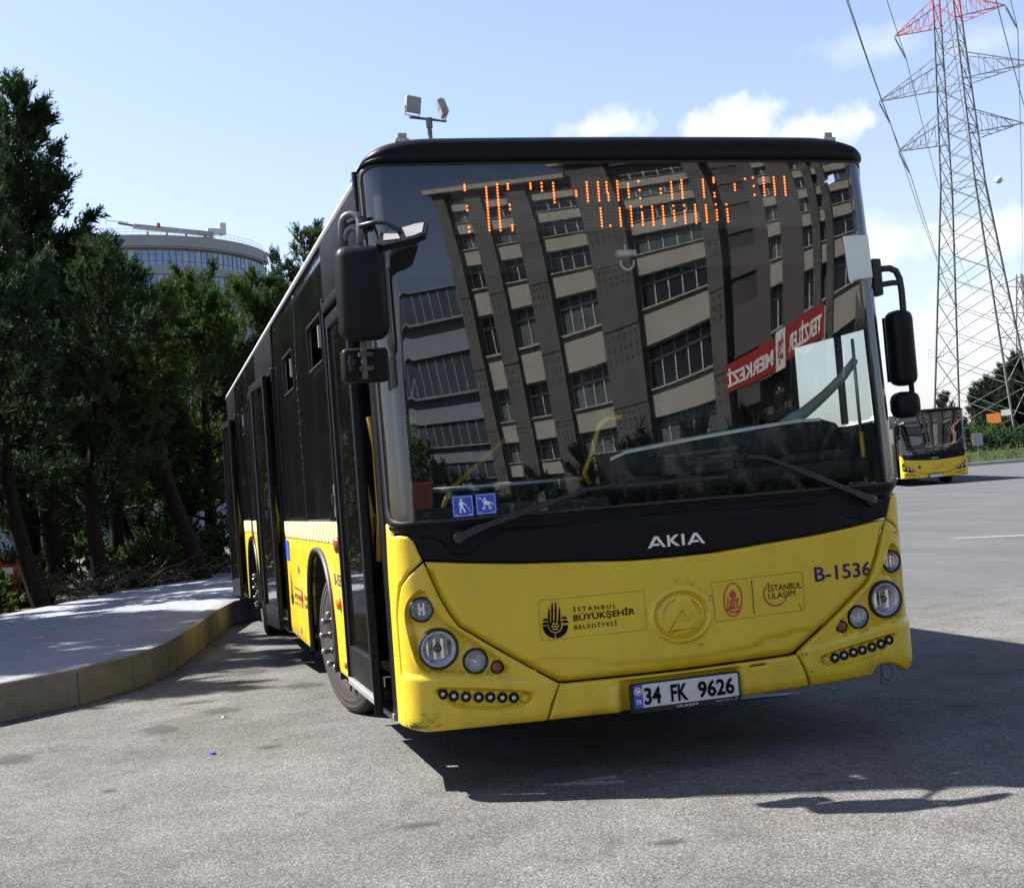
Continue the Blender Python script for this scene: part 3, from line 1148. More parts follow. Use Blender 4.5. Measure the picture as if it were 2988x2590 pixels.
skin('front_fascia', fasc, 'fascia', bus, fasc_off, .013, .004, .03)

# windscreen glass
ws = [(-1.25, 1.232), (1.25, 1.232), (1.30, 1.245), (1.325, 1.29), (1.325, 2.79), (1.31, 2.83), (1.25, 2.85), (-1.25, 2.85), (-1.31, 2.83), (-1.325, 2.79), (-1.325, 1.29), (-1.30, 1.245)]
gu, gz_ = np.meshgrid(np.linspace(-1.328, 1.328, 150), np.linspace(1.228, 2.853, 92), indexing='ij')
Vw = surf(gu.ravel(), gz_.ravel(), np.zeros(gu.size))
ii, jj = np.meshgrid(np.arange(149), np.arange(91), indexing='ij')
ai = (ii * 92 + jj).ravel()
link(np_mesh('windscreen', Vw, np.stack([ai, ai + 92, ai + 93, ai + 1], 1)), 'windscreen', bus, 'windscreen', True)
for sg in (1, -1):
    pl_ = [(-1.325, 1.25), (-1.325, 2.84), (-1.215, 2.84), (-1.205, 1.9), (-1.20, 1.25)]
    skin('sun_block_strip', pl_ if sg > 0 else mirror(pl_), 'matt_dark', bus, lambda u, z: -.03 + 0 * u, .03, .003, .012)  # opaque strips added behind the glass corners to stop sun leaking through
# rubber seal round it
seal_out = [(-1.26, 1.222), (1.26, 1.222), (1.32, 1.235), (1.342, 1.28), (1.342, 2.80), (1.322, 2.845), (1.26, 2.865), (-1.26, 2.865), (-1.322, 2.845), (-1.342, 2.80), (-1.342, 1.28), (-1.32, 1.235)]
ws_in = [(p[0] * .995, p[1] + (.006 if p[1] < 2 else -.004)) for p in ws]
skin('windscreen_seal', seal_out, 'rubber', bus, lambda u, z: .006 + 0 * u, .02, .003, .012, holes=[ws_in])
# black corner pillars wrapping to the sides
for sg in (1, -1):
    pl_ = [(-1.344, 1.238), (-1.344, 2.868), (-1.52, 2.868), (-1.52, 2.6), (-1.415, 2.5), (-1.415, 1.238)]
    skin('corner_pillar', pl_ if sg > 0 else mirror(pl_), 'mirror_plastic', bus, None, .03, .004, .02)


# top fairing
def fairing():
    prof = [(2.862, -.02), (2.862, .022), (2.872, .038), (2.893, .040), (2.903, .030), (2.910, .034), (2.930, .038), (2.958, .024), (2.976, -.015), (2.985, -.07), (2.988, -.22), (2.988, -.62)]
    us = np.concatenate([np.linspace(-1.56, -1.14, 26), np.linspace(-1.1, 1.1, 45), np.linspace(1.14, 1.56, 26)])
    V = []
    for zz, off in prof:
        drop = sst(.98, 1.34, np.abs(us)) * max(0, (zz - 2.862)) * .62
        z = zz - .105 * np.clip((np.abs(us) - .93) / .41, 0, 1) ** 2.6 * min(1, (zz - 2.862) / .09)
        p = surf(us, np.full_like(us, 2.85), np.full_like(us, max(off, -.02)) * (1 - .85 * sst(1.16, 1.36, np.abs(us))))
        if off < -.02:
            sh = -off - .02
            p[:, 1] += sh * (1 - sst(1.2, 1.45, np.abs(us)) * .8)
            p[:, 0] *= 1 - min(.12, sh) * .9 * sst(.95, 1.3, np.abs(us))
        p[:, 2] = z
        V.append(p)
    V = np.array(V)
    n, k = V.shape[:2]
    F = [(i * k + j, i * k + j + 1, (i + 1) * k + j + 1, (i + 1) * k + j) for i in range(n - 1) for j in range(k - 1)]
    me = bpy.data.meshes.new('roof_fairing')
    me.from_pydata([tuple(v) for v in V.reshape(-1, 3)], [], F)
    me.shade_smooth()
    link(me, 'roof_fairing', bus, 'mirror_plastic')


fairing()

# --- lettering and badges
FONT_CACHE = {}


def text_mesh(s_, bold=0., extr=0., spacing=1.):
    c = bpy.data.curves.new('lettering', 'FONT')
    c.body = s_
    c.size = 1
    c.offset = bold
    c.extrude = extr
    c.space_character = spacing
    c.resolution_u = 3
    o = bpy.data.objects.new('lettering', c)
    col.objects.link(o)
    dg = bpy.context.evaluated_depsgraph_get()
    me = bpy.data.meshes.new_from_object(o.evaluated_get(dg))
    bpy.data.objects.remove(o)
    bpy.data.curves.remove(c)
    V = np.zeros(len(me.vertices) * 3)
    me.vertices.foreach_get('co', V)
    return me, V.reshape(-1, 3)


def fit_text(s_, mat, parent, place, wdt, hgt, bold=0., spacing=1., name='lettering', shear=0., label=None):
    """place(a, b, c) -> 3D for a in 0..wdt, b in 0..hgt"""
    me, V = text_mesh(s_, bold, 0, spacing)
    lo, hi = V.min(0), V.max(0)
    A = (V[:, 0] - lo[0]) / (hi[0] - lo[0]) * wdt
    B = (V[:, 1] - lo[1]) / (hi[1] - lo[1]) * hgt
    A = A + shear * B
    N = place(A, B)
    me.vertices.foreach_set('co', np.asarray(N, np.float32).ravel())
    me.update()
    o = link(me, name, parent, mat)
    if label:
        o['label'] = label
    return o


def on_front(u0, z0, off=.004, dz=0., base=None):
    def f(A, B):
        u = u0 + A
        z = z0 + B + dz * A
        o = np.full_like(u, off)
        if base is not None:
            o = o + base(u, z)
        return surf(u, z, o)
    return f


# the maker's name as four separate strokes-built letters
def akia():
    U0, Z0, Hh = -.126, 1.026, .052

    def L(x0, polys, label):
        m = MB()
        for pl_ in polys:
            m.prism(pl_, .012, .004, lambda p, t: SP(U0 + x0 + p[0], Z0 + p[1], t + .002))
        m.build('raised_letter', 'chrome_letter', bus)
    A_ = [[(0, 0), (.036, .052), (.052, .052), (.088, 0), (.074, 0), (.044, .042), (.028, .019), (.052, .019), (.059, .009), (.021, .009), (.014, 0)]]
    K_ = [[(0, 0), (0, .052), (.012, .052), (.012, .031), (.040, .052), (.058, .052), (.026, .027), (.060, 0), (.042, 0), (.012, .022), (.012, 0)]]
    I_ = [[(0, 0), (0, .052), (.0125, .052), (.0125, 0)]]
    L(0, A_, 'A')
    L(.098, K_, 'K')
    L(.170, I_, 'I')
    L(.196, [[(.105 * 1 - p[0] * 1.0, p[1]) for p in reversed(A_[0])]] if False else A_, 'A')


simple('chrome_letter', (.68, .63, .60), .4, .0, .08, 20)
akia()

hoff = .0035
fit_text('B-1536', 'navy_print', bus, on_front(.722, .791, hoff, 0, hatch_off), .318, .071, .012, 1.0, 'fleet_number')
K2 = np.array([[.0003116, -3.11e-05], [-2.58e-05, -.0002971], [-.685222, .9225195]])
I2 = np.array([[.000303, -3.06e-05], [-2.54e-05, -.0002703], [.139449, .925435]])


def k2(x, y):
    v = np.array([x, y, 1.]) @ K2
    return float(v[0]), float(v[1])


def i2(x, y):
    v = np.array([x, y, 1.]) @ I2
    return float(v[0]), float(v[1])


def flat(name, polys, mat, conv, off=.0035, base=hatch_off):
    m = MB()
    for pl_ in polys:
        q = [conv(*p) for p in pl_]
        o_ = base(np.array([p[0] for p in q]), np.array([p[1] for p in q])) if base is not None else np.zeros(len(q))
        P = surf(np.array([p[0] for p in q]), np.array([p[1] for p in q]), o_ + off)
        t3 = geometry.tessellate_polygon([[Vector((p[0], p[1], 0)) for p in q]])
        m.add([tuple(p) for p in P], [tuple(t) for t in t3])
    return m.build(name, mat, bus)


def arc(cx, cy, rx, ry, a0, a1, n=16):
    return [(cx + rx * math.cos(R(a0 + (a1 - a0) * i / n)), cy + ry * math.sin(R(a0 + (a1 - a0) * i / n))) for i in range(n + 1)]


def outline_strip(pts, wd):
    out = []
    n = len(pts)
    for i in range(n):
        a, b = pts[i], pts[(i + 1) % n]
        d = (b[0] - a[0], b[1] - a[1])
        L = math.hypot(*d) or 1
        nx, ny = -d[1] / L * wd / 2, d[0] / L * wd / 2
        out.append([(a[0] + nx, a[1] + ny), (b[0] + nx, b[1] + ny), (b[0] - nx, b[1] - ny), (a[0] - nx, a[1] - ny)])
    return out


def rrect(p, r_):
    (x0, y0), (x1, y1), (x2, y2), (x3, y3) = p
    return [(x0 + r_, y0), (x1, y1), (x2, y2), (x3 + r_, y3), (x3, y3 - r_), (x0, y0 + r_)]


flat('decal_border', outline_strip(rrect([(105, 270), (1700, 110), (1735, 705), (145, 870)], 35), 5), 'brownline', k2) if 'brownline' in MT else None
simple('brownline', (.13, .09, .02), .5)
flat('decal_border', outline_strip(rrect([(105, 270), (1700, 110), (1735, 705), (145, 870)], 35), 5), 'brownline', k2)
flat('decal_border', outline_strip([(145, 295), (1690, 95), (1720, 130), (1755, 740), (1730, 765), (225, 965)], 6), 'brownline', i2)
# city crest: four minarets, domes, shield of triangles and the round wall below
mins = []
for x, yt, yg in ((262, 360, 495), (308, 275, 410), (360, 270, 405), (417, 348, 480)):
    mins += [[(x, yt), (x - 11, yt + 60), (x - 13, yt + 130), (x - 15, 600), (x + 15, 600), (x + 13, yt + 130), (x + 11, yt + 60)], [(x - 19, yg), (x - 19, yg + 12), (x + 19, yg + 12), (x + 19, yg)]]
shield = [[(262, 590), (300, 600), (325, 585), (352, 550), (378, 580), (402, 575), (440, 570), (441, 650)] + arc(353, 645, 90, 92, 0, 180, 18)]
domes = [arc(214, 573, 44, 38, 180, 360, 10), arc(210, 634, 55, 44, 180, 360, 10), arc(489, 543, 45, 36, 180, 360, 10), arc(502, 602, 52, 42, 180, 360, 10)]
ringw = [arc(357, 645, 187, 188, 92, 178, 14) + arc(357, 645, 108, 110, 178, 92, 14), arc(357, 645, 187, 188, -4, 86, 14) + arc(357, 645, 108, 110, 86, -4, 14)]
flat('city_crest', mins + shield + domes + ringw, 'black_print', k2)
tris = []
for x, y in ((330, 585), (374, 582)):
    tris.append([(x, y), (x - 21, y + 40), (x + 21, y + 40)])
for x, y in ((310, 628), (353, 626), (396, 622)):
    tris.append([(x, y), (x - 21, y + 40), (x + 21, y + 40)])
for x, y in ((335, 668), (377, 666)):
    tris.append([(x, y), (x - 21, y + 40), (x + 21, y + 40)])
flat('crest_triangles', tris, 'yellow', k2, .005)


def txt_poly(s_, mat, conv, bl, br, tl, bold, spacing, name='lettering'):
    """text into the parallelogram bottom left, bottom right, top left given in decal units"""
    me, V = text_mesh(s_, bold, 0, spacing)
    lo, hi = V.min(0), V.max(0)
    A = (V[:, 0] - lo[0]) / (hi[0] - lo[0])
    B = (V[:, 1] - lo[1]) / (hi[1] - lo[1])
    X = bl[0] + (br[0] - bl[0]) * A + (tl[0] - bl[0]) * B
    Y = bl[1] + (br[1] - bl[1]) * A + (tl[1] - bl[1]) * B
    Q = np.stack([X, Y, np.ones_like(X)], 1) @ (K2 if conv is k2 else I2)
    o_ = hatch_off(Q[:, 0], Q[:, 1]) + .0035
    me.vertices.foreach_set('co', surf(Q[:, 0], Q[:, 1], o_).astype(np.float32).ravel())
    me.update()
    return link(me, name, bus, mat)


txt_poly('İSTANBUL', 'black_print', k2, (622, 437), (1270, 375), (614, 352), .012, 1.45)
txt_poly('BÜYÜKŞEHİR', 'black_print', k2, (632, 606), (1562, 495), (618, 455), .016, 1.0)
txt_poly('BELEDİYESİ', 'black_print', k2, (642, 703), (1284, 636), (634, 622), .012, 1.3)
# operator's oval crest
flat('oval_crest', [arc(511, 586, 162, 294, a, a + 15, 2) + arc(511, 586, 142, 272, a + 15, a, 2) for a in range(0, 360, 15)], 'red_print', i2)
crest = [[(x, yt), (x - 8, yt + 70), (x + 8, yt + 70)] for x, yt in ((470, 440), (488, 400), (505, 385), (522, 410), (540, 440))]
crest += [arc(505, 500, 58, 62, 0, 360, 20)[:-1], [(498, 560), (515, 560), (517, 580), (500, 580)]]
crest += [[(415, 530), (428, 560), (432, 700), (415, 702)], [(400, 735), (440, 712), (640, 705), (640, 720), (600, 730), (410, 760)], [(408, 765), (480, 768), (530, 785), (600, 760), (640, 755), (590, 800), (610, 820), (530, 802), (470, 830), (480, 800), (430, 790)]]
flat('oval_crest', crest, 'red_print', i2)
txt_poly('ETT', 'red_print', i2, (462, 725), (622, 688), (452, 592), .05, .95)
flat('divider', [[(820, 247), (832, 247), (878, 832), (868, 832)]], 'black_print', i2)
txt_poly('İSTANBUL', 'black_print', i2, (1108, 452), (1702, 378), (1098, 305), 0, 1.0)
txt_poly('ULAŞIM', 'black_print', i2, (1125, 612), (1594, 540), (1110, 478), 0, 1.0)
swp = arc(1235, 490, 207, 212, 222, 45, 18)
swp2 = arc(1240, 484, 188, 190, 45, 222, 18)
flat('red_swoosh', [swp + swp2], 'red_print', i2)
for c in ((1112, 305), (1410, 598)):
    flat('small_ring', [arc(c[0], c[1], 20, 22, a, a + 30, 2) + arc(c[0], c[1], 11, 12, a + 30, a, 2) for a in range(0, 360, 30)], 'red_print', i2)
# worn glue remains above the badge
rnd = random.Random(4)
gl = []
for a in np.linspace(200, 345, 34):
    if rnd.random() < .25:
        continue
    r_ = .147 + rnd.uniform(-.012, .014)
    u_, z_ = EC[0] + .01 + r_ * math.cos(R(a)) * 1.05, EC[1] - r_ * math.sin(R(a)) * 1.05
    gl.append([(u_ + rnd.uniform(-.007, .007), z_ + rnd.uniform(-.009, .009)) for _ in range(4)])
simple('glue', (.22, .17, .05), .8)
flat('glue_mark', gl, 'glue', lambda x, y: (x, y), .003)['kind'] = 'stuff'
flat('chip_mark', [[(.095, .625), (.099, .630), (.103, .605), (.097, .600)], [(.62, .70), (.632, .672), (.64, .665), (.628, .695)], [(.08, .565), (.112, .566), (.108, .556)], [(.055, .72), (.07, .70), (.078, .68), (.07, .695)]], 'glue', lambda x, y: (x, y), .003)['kind'] = 'stuff'


# --- lamps
def lamp(u, z, rad, sgn, kind, depth):
    u = u if sgn > 0 else -u
    o_, ex, ez, n = frame_at(u, z)
    # lamps look forward, only partly following the corner
    n = (n * .45 + Vector((0, -1, 0)) * .55).normalized()
    c = o_ + n * depth
    m = MB()
    m.lathe([(rad * 1.0, -.03), (rad * 1.06, .0), (rad * 1.06, .010), (rad * 1.0, .014), (rad * .93, .010), (rad * .92, -.01)], c, n, 32)
    h = m.build({'head': 'headlight', 'top': 'upper_lamp', 'fog': 'fog_lamp', 'amber': 'indicator_lamp'}[kind], 'rubber', bus, auto=40)
    m = MB()
    if kind == 'amber':
        m.lathe([(rad * .93, .006), (rad * .8, .014), (rad * .5, .018), (0.001, .019)], c, n, 20)
        m.build('lens', 'brown_lens', h, True)
        return
    prof = [(rad * .93, .0), (rad * .82, -.016), (rad * .62, -.032), (rad * .4, -.042), (rad * .22, -.048), (.001, -.05)]
    nn = 32
    m.lathe(prof, c, n, nn)
    ob = m.build('reflector', 'reflector', h)
    m = MB()
    m.lathe([(rad * .2, -.046), (rad * .2, -.01), (rad * .12, -.004), (.001, -.003)], c, n, 16)
    m.build('bulb_shield', 'black_metal' if kind == 'head' else 'chrome', h, auto=40)
    if kind in ('head', 'top'):
        m = MB()
        a = n.orthogonal().normalized()
        up_ = (Vector((0, 0, 1)) - n * n.z).normalized()
        sd_ = up_.cross(n)
        for k, dx in enumerate((-.55, -.18, .24, .6)):
            hh = rad * .75 * math.sqrt(1 - dx * dx)
            p = c + sd_ * rad * dx - n * .016
            rot = Matrix((sd_, up_, -n)).transposed() @ Matrix.Rotation(R(24 * (-1) ** k), 3, 'Y')
            m.box(p, (rad * .16, hh * 1.4, .006), rot)
        m.build('reflector_facet', 'chrome', h)
    if kind == 'head':
        m = MB()
        m.lathe([(rad * .94, .004), (rad * .80, .0075), (rad * .795, .002), (rad * .93, -.004)], c, n, 40)
        m.build('lens_ring', 'alu', h, True)
    m = MB()
    m.lathe([(rad * .94, .008), (rad * .75, .016), (rad * .5, .021), (rad * .25, .0235), (.001, .024)], c, n, 32)
    m.build('lens', 'lens', h, True)


for sg in (1, -1):
    lamp(L_MAIN[0], L_MAIN[1], .086, sg, 'head', -.018)
    lamp(L_TOP[0], L_TOP[1], .0525, sg, 'top', -.026)
    lamp(L_FOG[0], L_FOG[1], .0535, sg, 'fog', -.026)
    lamp(L_AMB[0], L_AMB[1], .029, sg, 'amber', -.036)
    for i, (u_, z_) in enumerate(LEDS):
        u_ = u_ if sg > 0 else -u_
        o_, ex, ez, n = frame_at(u_, z_)
        n = (n * .5 + Vector((0, -1, 0)) * .5).normalized()
        c = o_ - n * .006
        if i == 7:
            m = MB()
            m.lathe([(.022, -.016), (.0225, -.002), (.019, .003), (.017, -.003), (.011, -.003), (.010, .002), (.007, .003), (.001, .003)], c, n, 20)
            h = m.build('dummy_plug', 'yellow', bus, auto=40)
            continue
        m = MB()
        m.lathe([(.0215, -.02), (.022, -.003), (.021, .003), (.018, -.002), (.016, -.012), (.001, -.013)], c, n, 20)
        h = m.build('daytime_lamp', 'rubber', bus, auto=40)
        m = MB()
        m.lathe([(.0125, -.012), (.012, -.004), (.008, .001), (.001, .002)], c, n, 12)
        m.build('lamp_lens', 'chrome_lens', h, True) if 'chrome_lens' in MT else None
        if 'chrome_lens' not in MT:
            simple('chrome_lens', (.5, .48, .5), .18, .6, .2, 60)
            m.build('lamp_lens', 'chrome_lens', h, True)
# screws on the far corner panel
m = MB()
for u_, z_ in ((.632, .462), (.655, .372), (.612, .462), (.642, .305), (1.215, .985)):
    o_, ex, ez, n = frame_at(u_, z_, .012 if z_ < .5 else .002)
    m.lathe([(.006, -.004), (.006, .003), (.001, .004)], o_, n, 8)
m.build('panel_screws', 'bolt', bus, kind='stuff')
# loose wire hanging from the broken edge
m = MB()
p0 = SP(1.07, .352, -.02)
m.tube([p0 + Vector(q) for q in ((0, 0, 0), (-.012, -.01, -.03), (-.006, -.02, -.065), (.02, -.02, -.075), (.045, -.015, -.055), (.05, -.01, -.02), (.03, 0, .0))], .0022, 5)
m.tube([p0 + Vector(q) for q in ((0, 0, 0), (-.015, -.01, -.035), (-.022, -.015, -.085), (-.012, -.02, -.088))], .0025, 5)
m.build('loose_wire', 'rubber', bus)
m = MB()
m.tube([SP(u_, .385 + .03 * math.sin((u_ - .97) * 9), -.05) for u_ in np.linspace(.95, 1.26, 10)], .035, 8)
m.build('bumper_inner', 'black_metal', bus)

# --- number plate
PO, PEX, PEZ, PN = frame_at(0, .356, .012)
tilt = Matrix.Rotation(R(0), 3, 'X')


def plp(a, b, c):
    return PO + PEX * a + PEZ * b + PN * c


m = MB()
m.prism([(-.268, -.066), (.262, -.070), (.270, -.062), (.270, .060), (.262, .068), (-.262, .066), (-.270, .058), (-.272, -.06)], -.012, .006, lambda p, t: plp(p[0], p[1], t))
plate = m.build('number_plate', 'rubber', bus)
m = MB()
m.prism([(-.214, -.044), (.258, -.044), (.260, -.040), (.260, .056), (.256, .060), (-.214, .060)], .006, .0085, lambda p, t: plp(p[0], p[1], t))
m.build('plate_face', 'plate_white', plate)
m = MB()
m.prism([(-.256, -.044), (-.2145, -.044), (-.2145, .060), (-.252, .060), (-.258, .056)], .006, .0088, lambda p, t: plp(p[0], p[1], t))
m.build('plate_blue_strip', 'sticker_blue', plate)


def on_plate(a0, b0, c=.0115):
    def f(A, B):
        return np.array([tuple(plp(float(a0 + x), float(b0 + y), c)) for x, y in zip(A, B)])
    return f


fit_text('34', 'black_print', plate, on_plate(-.208, -.033), .082, .078, .03, 1., 'plate_digits')
fit_text('FK', 'black_print', plate, on_plate(-.078, -.033), .084, .078, .03, 1., 'plate_digits')
fit_text('9626', 'black_print', plate, on_plate(.056, -.033), .182, .078, .03, 1., 'plate_digits')
fit_text('TR', 'white_print', plate, on_plate(-.250, -.027), .030, .020, .01, 1., 'plate_digits')
fit_text('ULASIM', 'white_print', plate, on_plate(-.052, -.062, .0075), .102, .011, .0, 1.1, 'frame_lettering')
fit_text('0212 549 61 18', 'alu', plate, on_plate(.145, -.060, .0075), .105, .009, 0, 1., 'frame_lettering')
m = MB()
m.prism([(-.236 + .0185 * math.cos(t), .031 + .0185 * math.sin(t)) for t in np.linspace(0, 2 * PI, 17)[:-1]], .008, .0105, lambda p, t: plp(p[0], p[1], t))
m.build('plate_seal', 'white_print', plate)
m = MB()
for k in range(12):
    t = k * PI / 6
    m.prism([(-.236 + r_ * math.cos(t + d), .031 + r_ * math.sin(t + d)) for r_, d in ((.008, -.15), (.016, -.18), (.016, .18), (.008, .15))], .0105, .0112, lambda p, q: plp(p[0], p[1], q))
m.build('plate_seal', 'red_print', plate)

# --- windscreen stickers


def sticker(u0, z0, s_):
    m = MB()
    m.add([SP(*p, .0045) for p in ((u0, z0), (u0 + s_, z0), (u0 + s_, z0 + s_), (u0, z0 + s_))], [(0, 1, 2, 3)])
    o = m.build('accessibility_sticker', 'sticker_blue', bus)

    def P(x, y, off=.006):
        return SP(u0 + s_ * x, z0 + s_ * y, off)
    m = MB()
    for a, b, c, d in ((.05, .05, .95, .065), (.05, .935, .95, .95), (.05, .05, .065, .95), (.935, .05, .95, .95)):
        m.add([P(a, b), P(c, b), P(c, d), P(a, d)], [(0, 1, 2, 3)])
    return o, m, P


def thick_line(m, P, pts, w_):
    for a, b in zip(pts[:-1], pts[1:]):
        d = (b[0] - a[0], b[1] - a[1])
        L = math.hypot(*d)
        nx, ny = -d[1] / L * w_ / 2, d[0] / L * w_ / 2
        m.add([P(a[0] + nx, a[1] + ny), P(b[0] + nx, b[1] + ny), P(b[0] - nx, b[1] - ny), P(a[0] - nx, a[1] - ny)], [(0, 1, 2, 3)])


def disc(m, P, cx, cy, r_, r0=0):
    n = 14
    if r0 == 0:
        m.add([P(cx + r_ * math.cos(2 * PI * k / n), cy + r_ * math.sin(2 * PI * k / n)) for k in range(n)], [tuple(range(n))])
    else:
        for k in range(n):
            a, b = 2 * PI * k / n, 2 * PI * (k + 1) / n
            m.add([P(cx + q * math.cos(t), cy + q * math.sin(t)) for q, t in ((r_, a), (r_, b), (r0, b), (r0, a))], [(0, 1, 2, 3)])


o, m, P = sticker(-1.013, 1.240, .095)
disc(m, P, .43, .80, .055)
m.add([P(*p) for p in ((.36, .72), (.46, .73), (.52, .62), (.50, .48), (.40, .48), (.35, .60))], [tuple(range(6))])
thick_line(m, P, [(.44, .52), (.36, .34), (.38, .18)], .075)
thick_line(m, P, [(.46, .5), (.52, .36), (.60, .2)], .075)
thick_line(m, P, [(.48, .70), (.60, .58), (.66, .54)], .045)
thick_line(m, P, [(.37, .70), (.33, .58), (.38, .48)], .045)
thick_line(m, P, [(.66, .54), (.84, .22)], .022)
thick_line(m, P, [(.1, .10), (.25, .11)], .02)
thick_line(m, P, [(.75, .10), (.9, .11)], .02)
m.build('pictogram', 'white_print', o)
o, m, P = sticker(-.907, 1.243, .093)
disc(m, P, .45, .74, .06)
thick_line(m, P, [(.15, .72), (.16, .80), (.24, .80), (.34, .66), (.42, .46)], .035)
m.add([P(*p) for p in ((.34, .66), (.55, .66), (.70, .52), (.62, .44), (.42, .46))], [tuple(range(5))])
thick_line(m, P, [(.58, .60), (.80, .50), (.84, .44)], .06)
thick_line(m, P, [(.45, .46), (.36, .34)], .03)
thick_line(m, P, [(.60, .46), (.70, .34)], .03)
disc(m, P, .38, .30, .075, .035)
disc(m, P, .68, .30, .075, .035)
thick_line(m, P, [(.1, .10), (.25, .11)], .02)
thick_line(m, P, [(.75, .10), (.9, .11)], .02)
m.build('pictogram', 'white_print', o)

# --- wipers


def wiper(pivot, arm, blade, lab=None):
    m = MB()
    o_, ex, ez, n = frame_at(*pivot)
    m.lathe([(.030, -.01), (.031, .014), (.025, .022), (.012, .026), (.001, .027)], o_, n, 20)
    wp = m.build('wiper', 'black_metal', bus, auto=40)
    m = MB()
    q = [SP(a, b, .02 + .006 * i) for i, (a, b) in enumerate(arm)]
    for a, b, w_ in zip(q[:-1], q[1:], (.034, .027, .020, .016)):
        d = (b - a)
        L = d.length
        d.normalize()
        fx = d
        fn = (n - d * n.dot(d)).normalized()
        fy_ = fn.cross(fx)
        rot = Matrix((fx, fy_, fn)).transposed()
        m.rbox((a + b) / 2, (L + .01, w_, .018), .004, rot)
    m.build('wiper_arm', 'black_metal', wp)
    m = MB()
    q = [SP(a, b, .014) for a, b in blade]
    for a, b in zip(q[:-1], q[1:]):
        d = (b - a)
        L = d.length
        d.normalize()
        fn = (n - d * n.dot(d)).normalized()
        rot = Matrix((d, fn.cross(d), fn)).transposed()
        m.rbox((a + b) / 2, (L + .004, .020, .016), .003, rot)
    m.build('wiper_blade', 'rubber', wp)


wiper((-.994, 1.150), [(-.994, 1.150), (-.896, 1.186), (-.559, 1.275), (-.410, 1.315), (-.262, 1.325)], [(-.42, 1.318), (-.16, 1.320), (.05, 1.322), (.30, 1.324)])
wiper((1.078, 1.154), [(1.078, 1.154), (.977, 1.196), (.651, 1.338), (.502, 1.396), (.40, 1.407)], [(.10, 1.400), (.30, 1.405), (.455, 1.407), (.50, 1.405)])

# --- roof marker lamps, pillar bar
for sg in (-1, 1):
    m = MB()
    m.rbox((1.09 * sg, .19, 2.970), (.068, .07, .020), .004)
    h = m.build('marker_lamp', 'alu', bus)
    m = MB()
    m.rbox((1.088 * sg, .185, 2.992), (.046, .05, .030), .008)
    m.build('lamp_cover', 'clear_cover', h) if 'clear_cover' in MT else None
    if 'clear_cover' not in MT:
        simple('clear_cover', (.28, .26, .23), .15, 0, .1, 30)
        m.build('lamp_cover', 'clear_cover', h)
    m = MB()
    m.tube([(1.297 * sg, .30, 2.68), (1.30 * sg, .30, 2.86)], .012, 8)
    m.build('pillar_bar', 'black_metal', bus)


# --- mirrors
def mirror_housing(m, c, d, bev):
    m.rbox(c, d, bev)


m = MB()
m.rbox((-1.368, -.075, 2.235), (.215, .15, .405), .05, Matrix.Rotation(R(-6), 3, 'Z'))
mir = m.build('wing_mirror', 'mirror_plastic', bus, auto=60)
m = MB()
m.box((-1.357, .004, 2.235), (.17, .004, .35), Matrix.Rotation(R(-6), 3, 'Z'))
m.build('mirror_glass', 'chrome', mir)
m = MB()
m.rbox((-1.360, .03, 1.935), (.205, .09, .150), .022)
m.build('kerb_mirror', 'mirror_plastic', mir, auto=60)
m = MB()
m.lathe([(.0, 0), (.018, 0), (.018, .008), (.0, .008)], (-1.425, -.024, 1.945), (0, -1, 0), 10)
m.box((-1.425, -.020, 1.945), (.02, .012, .07))
m.build('adjusting_slot', 'matt_dark', mir)
m = MB()
m.tube([(-1.372, -.035, 2.04), (-1.372, -.035, 1.87)], .014, 8)
for z in (1.975, 1.915):
    m.rbox((-1.365, -.035, z), (.06, .03, .022), .004)
    for dx in (-.026, .024):
        m.tube([(-1.365 + dx, -.05, z), (-1.365 + dx, -.057, z)], .006, 6)
m.build('mirror_clamp', 'steel_dark', mir) if 'steel_dark' in MT else None
if 'steel_dark' not in MT:
    simple('steel_dark', (.075, .07, .066), .42, .5, .3, 15, .1)
    m.build('mirror_clamp', 'steel_dark', mir)
simple('tube_grey', (.12, .125, .14), .35, .3, .15, 12)
for k, (h, rr_, top) in enumerate(((2.60, .015, .0), (2.545, .014, .0))):
    m = MB()
    pts = []
    for i in range(11):
        t = PI * i / 10
        wdt = .036 if k == 0 else .030
        pts.append((-1.381 - wdt * math.cos(t) + (.008 if k else 0), .04 - .055 * i / 10, h - .045 + .045 * math.sin(t) * (1.0 if k == 0 else .9)))
    pts = [(pts[0][0] - .003, .05, 2.455)] + pts + [(-1.352 if k == 0 else -1.356, -.03, 2.43)]
    m.tube(pts, rr_, 10)
    m.build('mirror_arm', 'tube_grey', mir, True)
m = MB()
m.rbox((-1.405, .055, 2.50), (.03, .05, .16), .008)
m.rbox((-1.30, .21, 2.60), (.05, .10, .06), .01)
m.tube([(-1.40, .055, 2.56), (-1.34, .14, 2.60), (-1.28, .20, 2.61)], .014, 8)
m.build('mirror_bracket', 'black_metal', mir, auto=40)
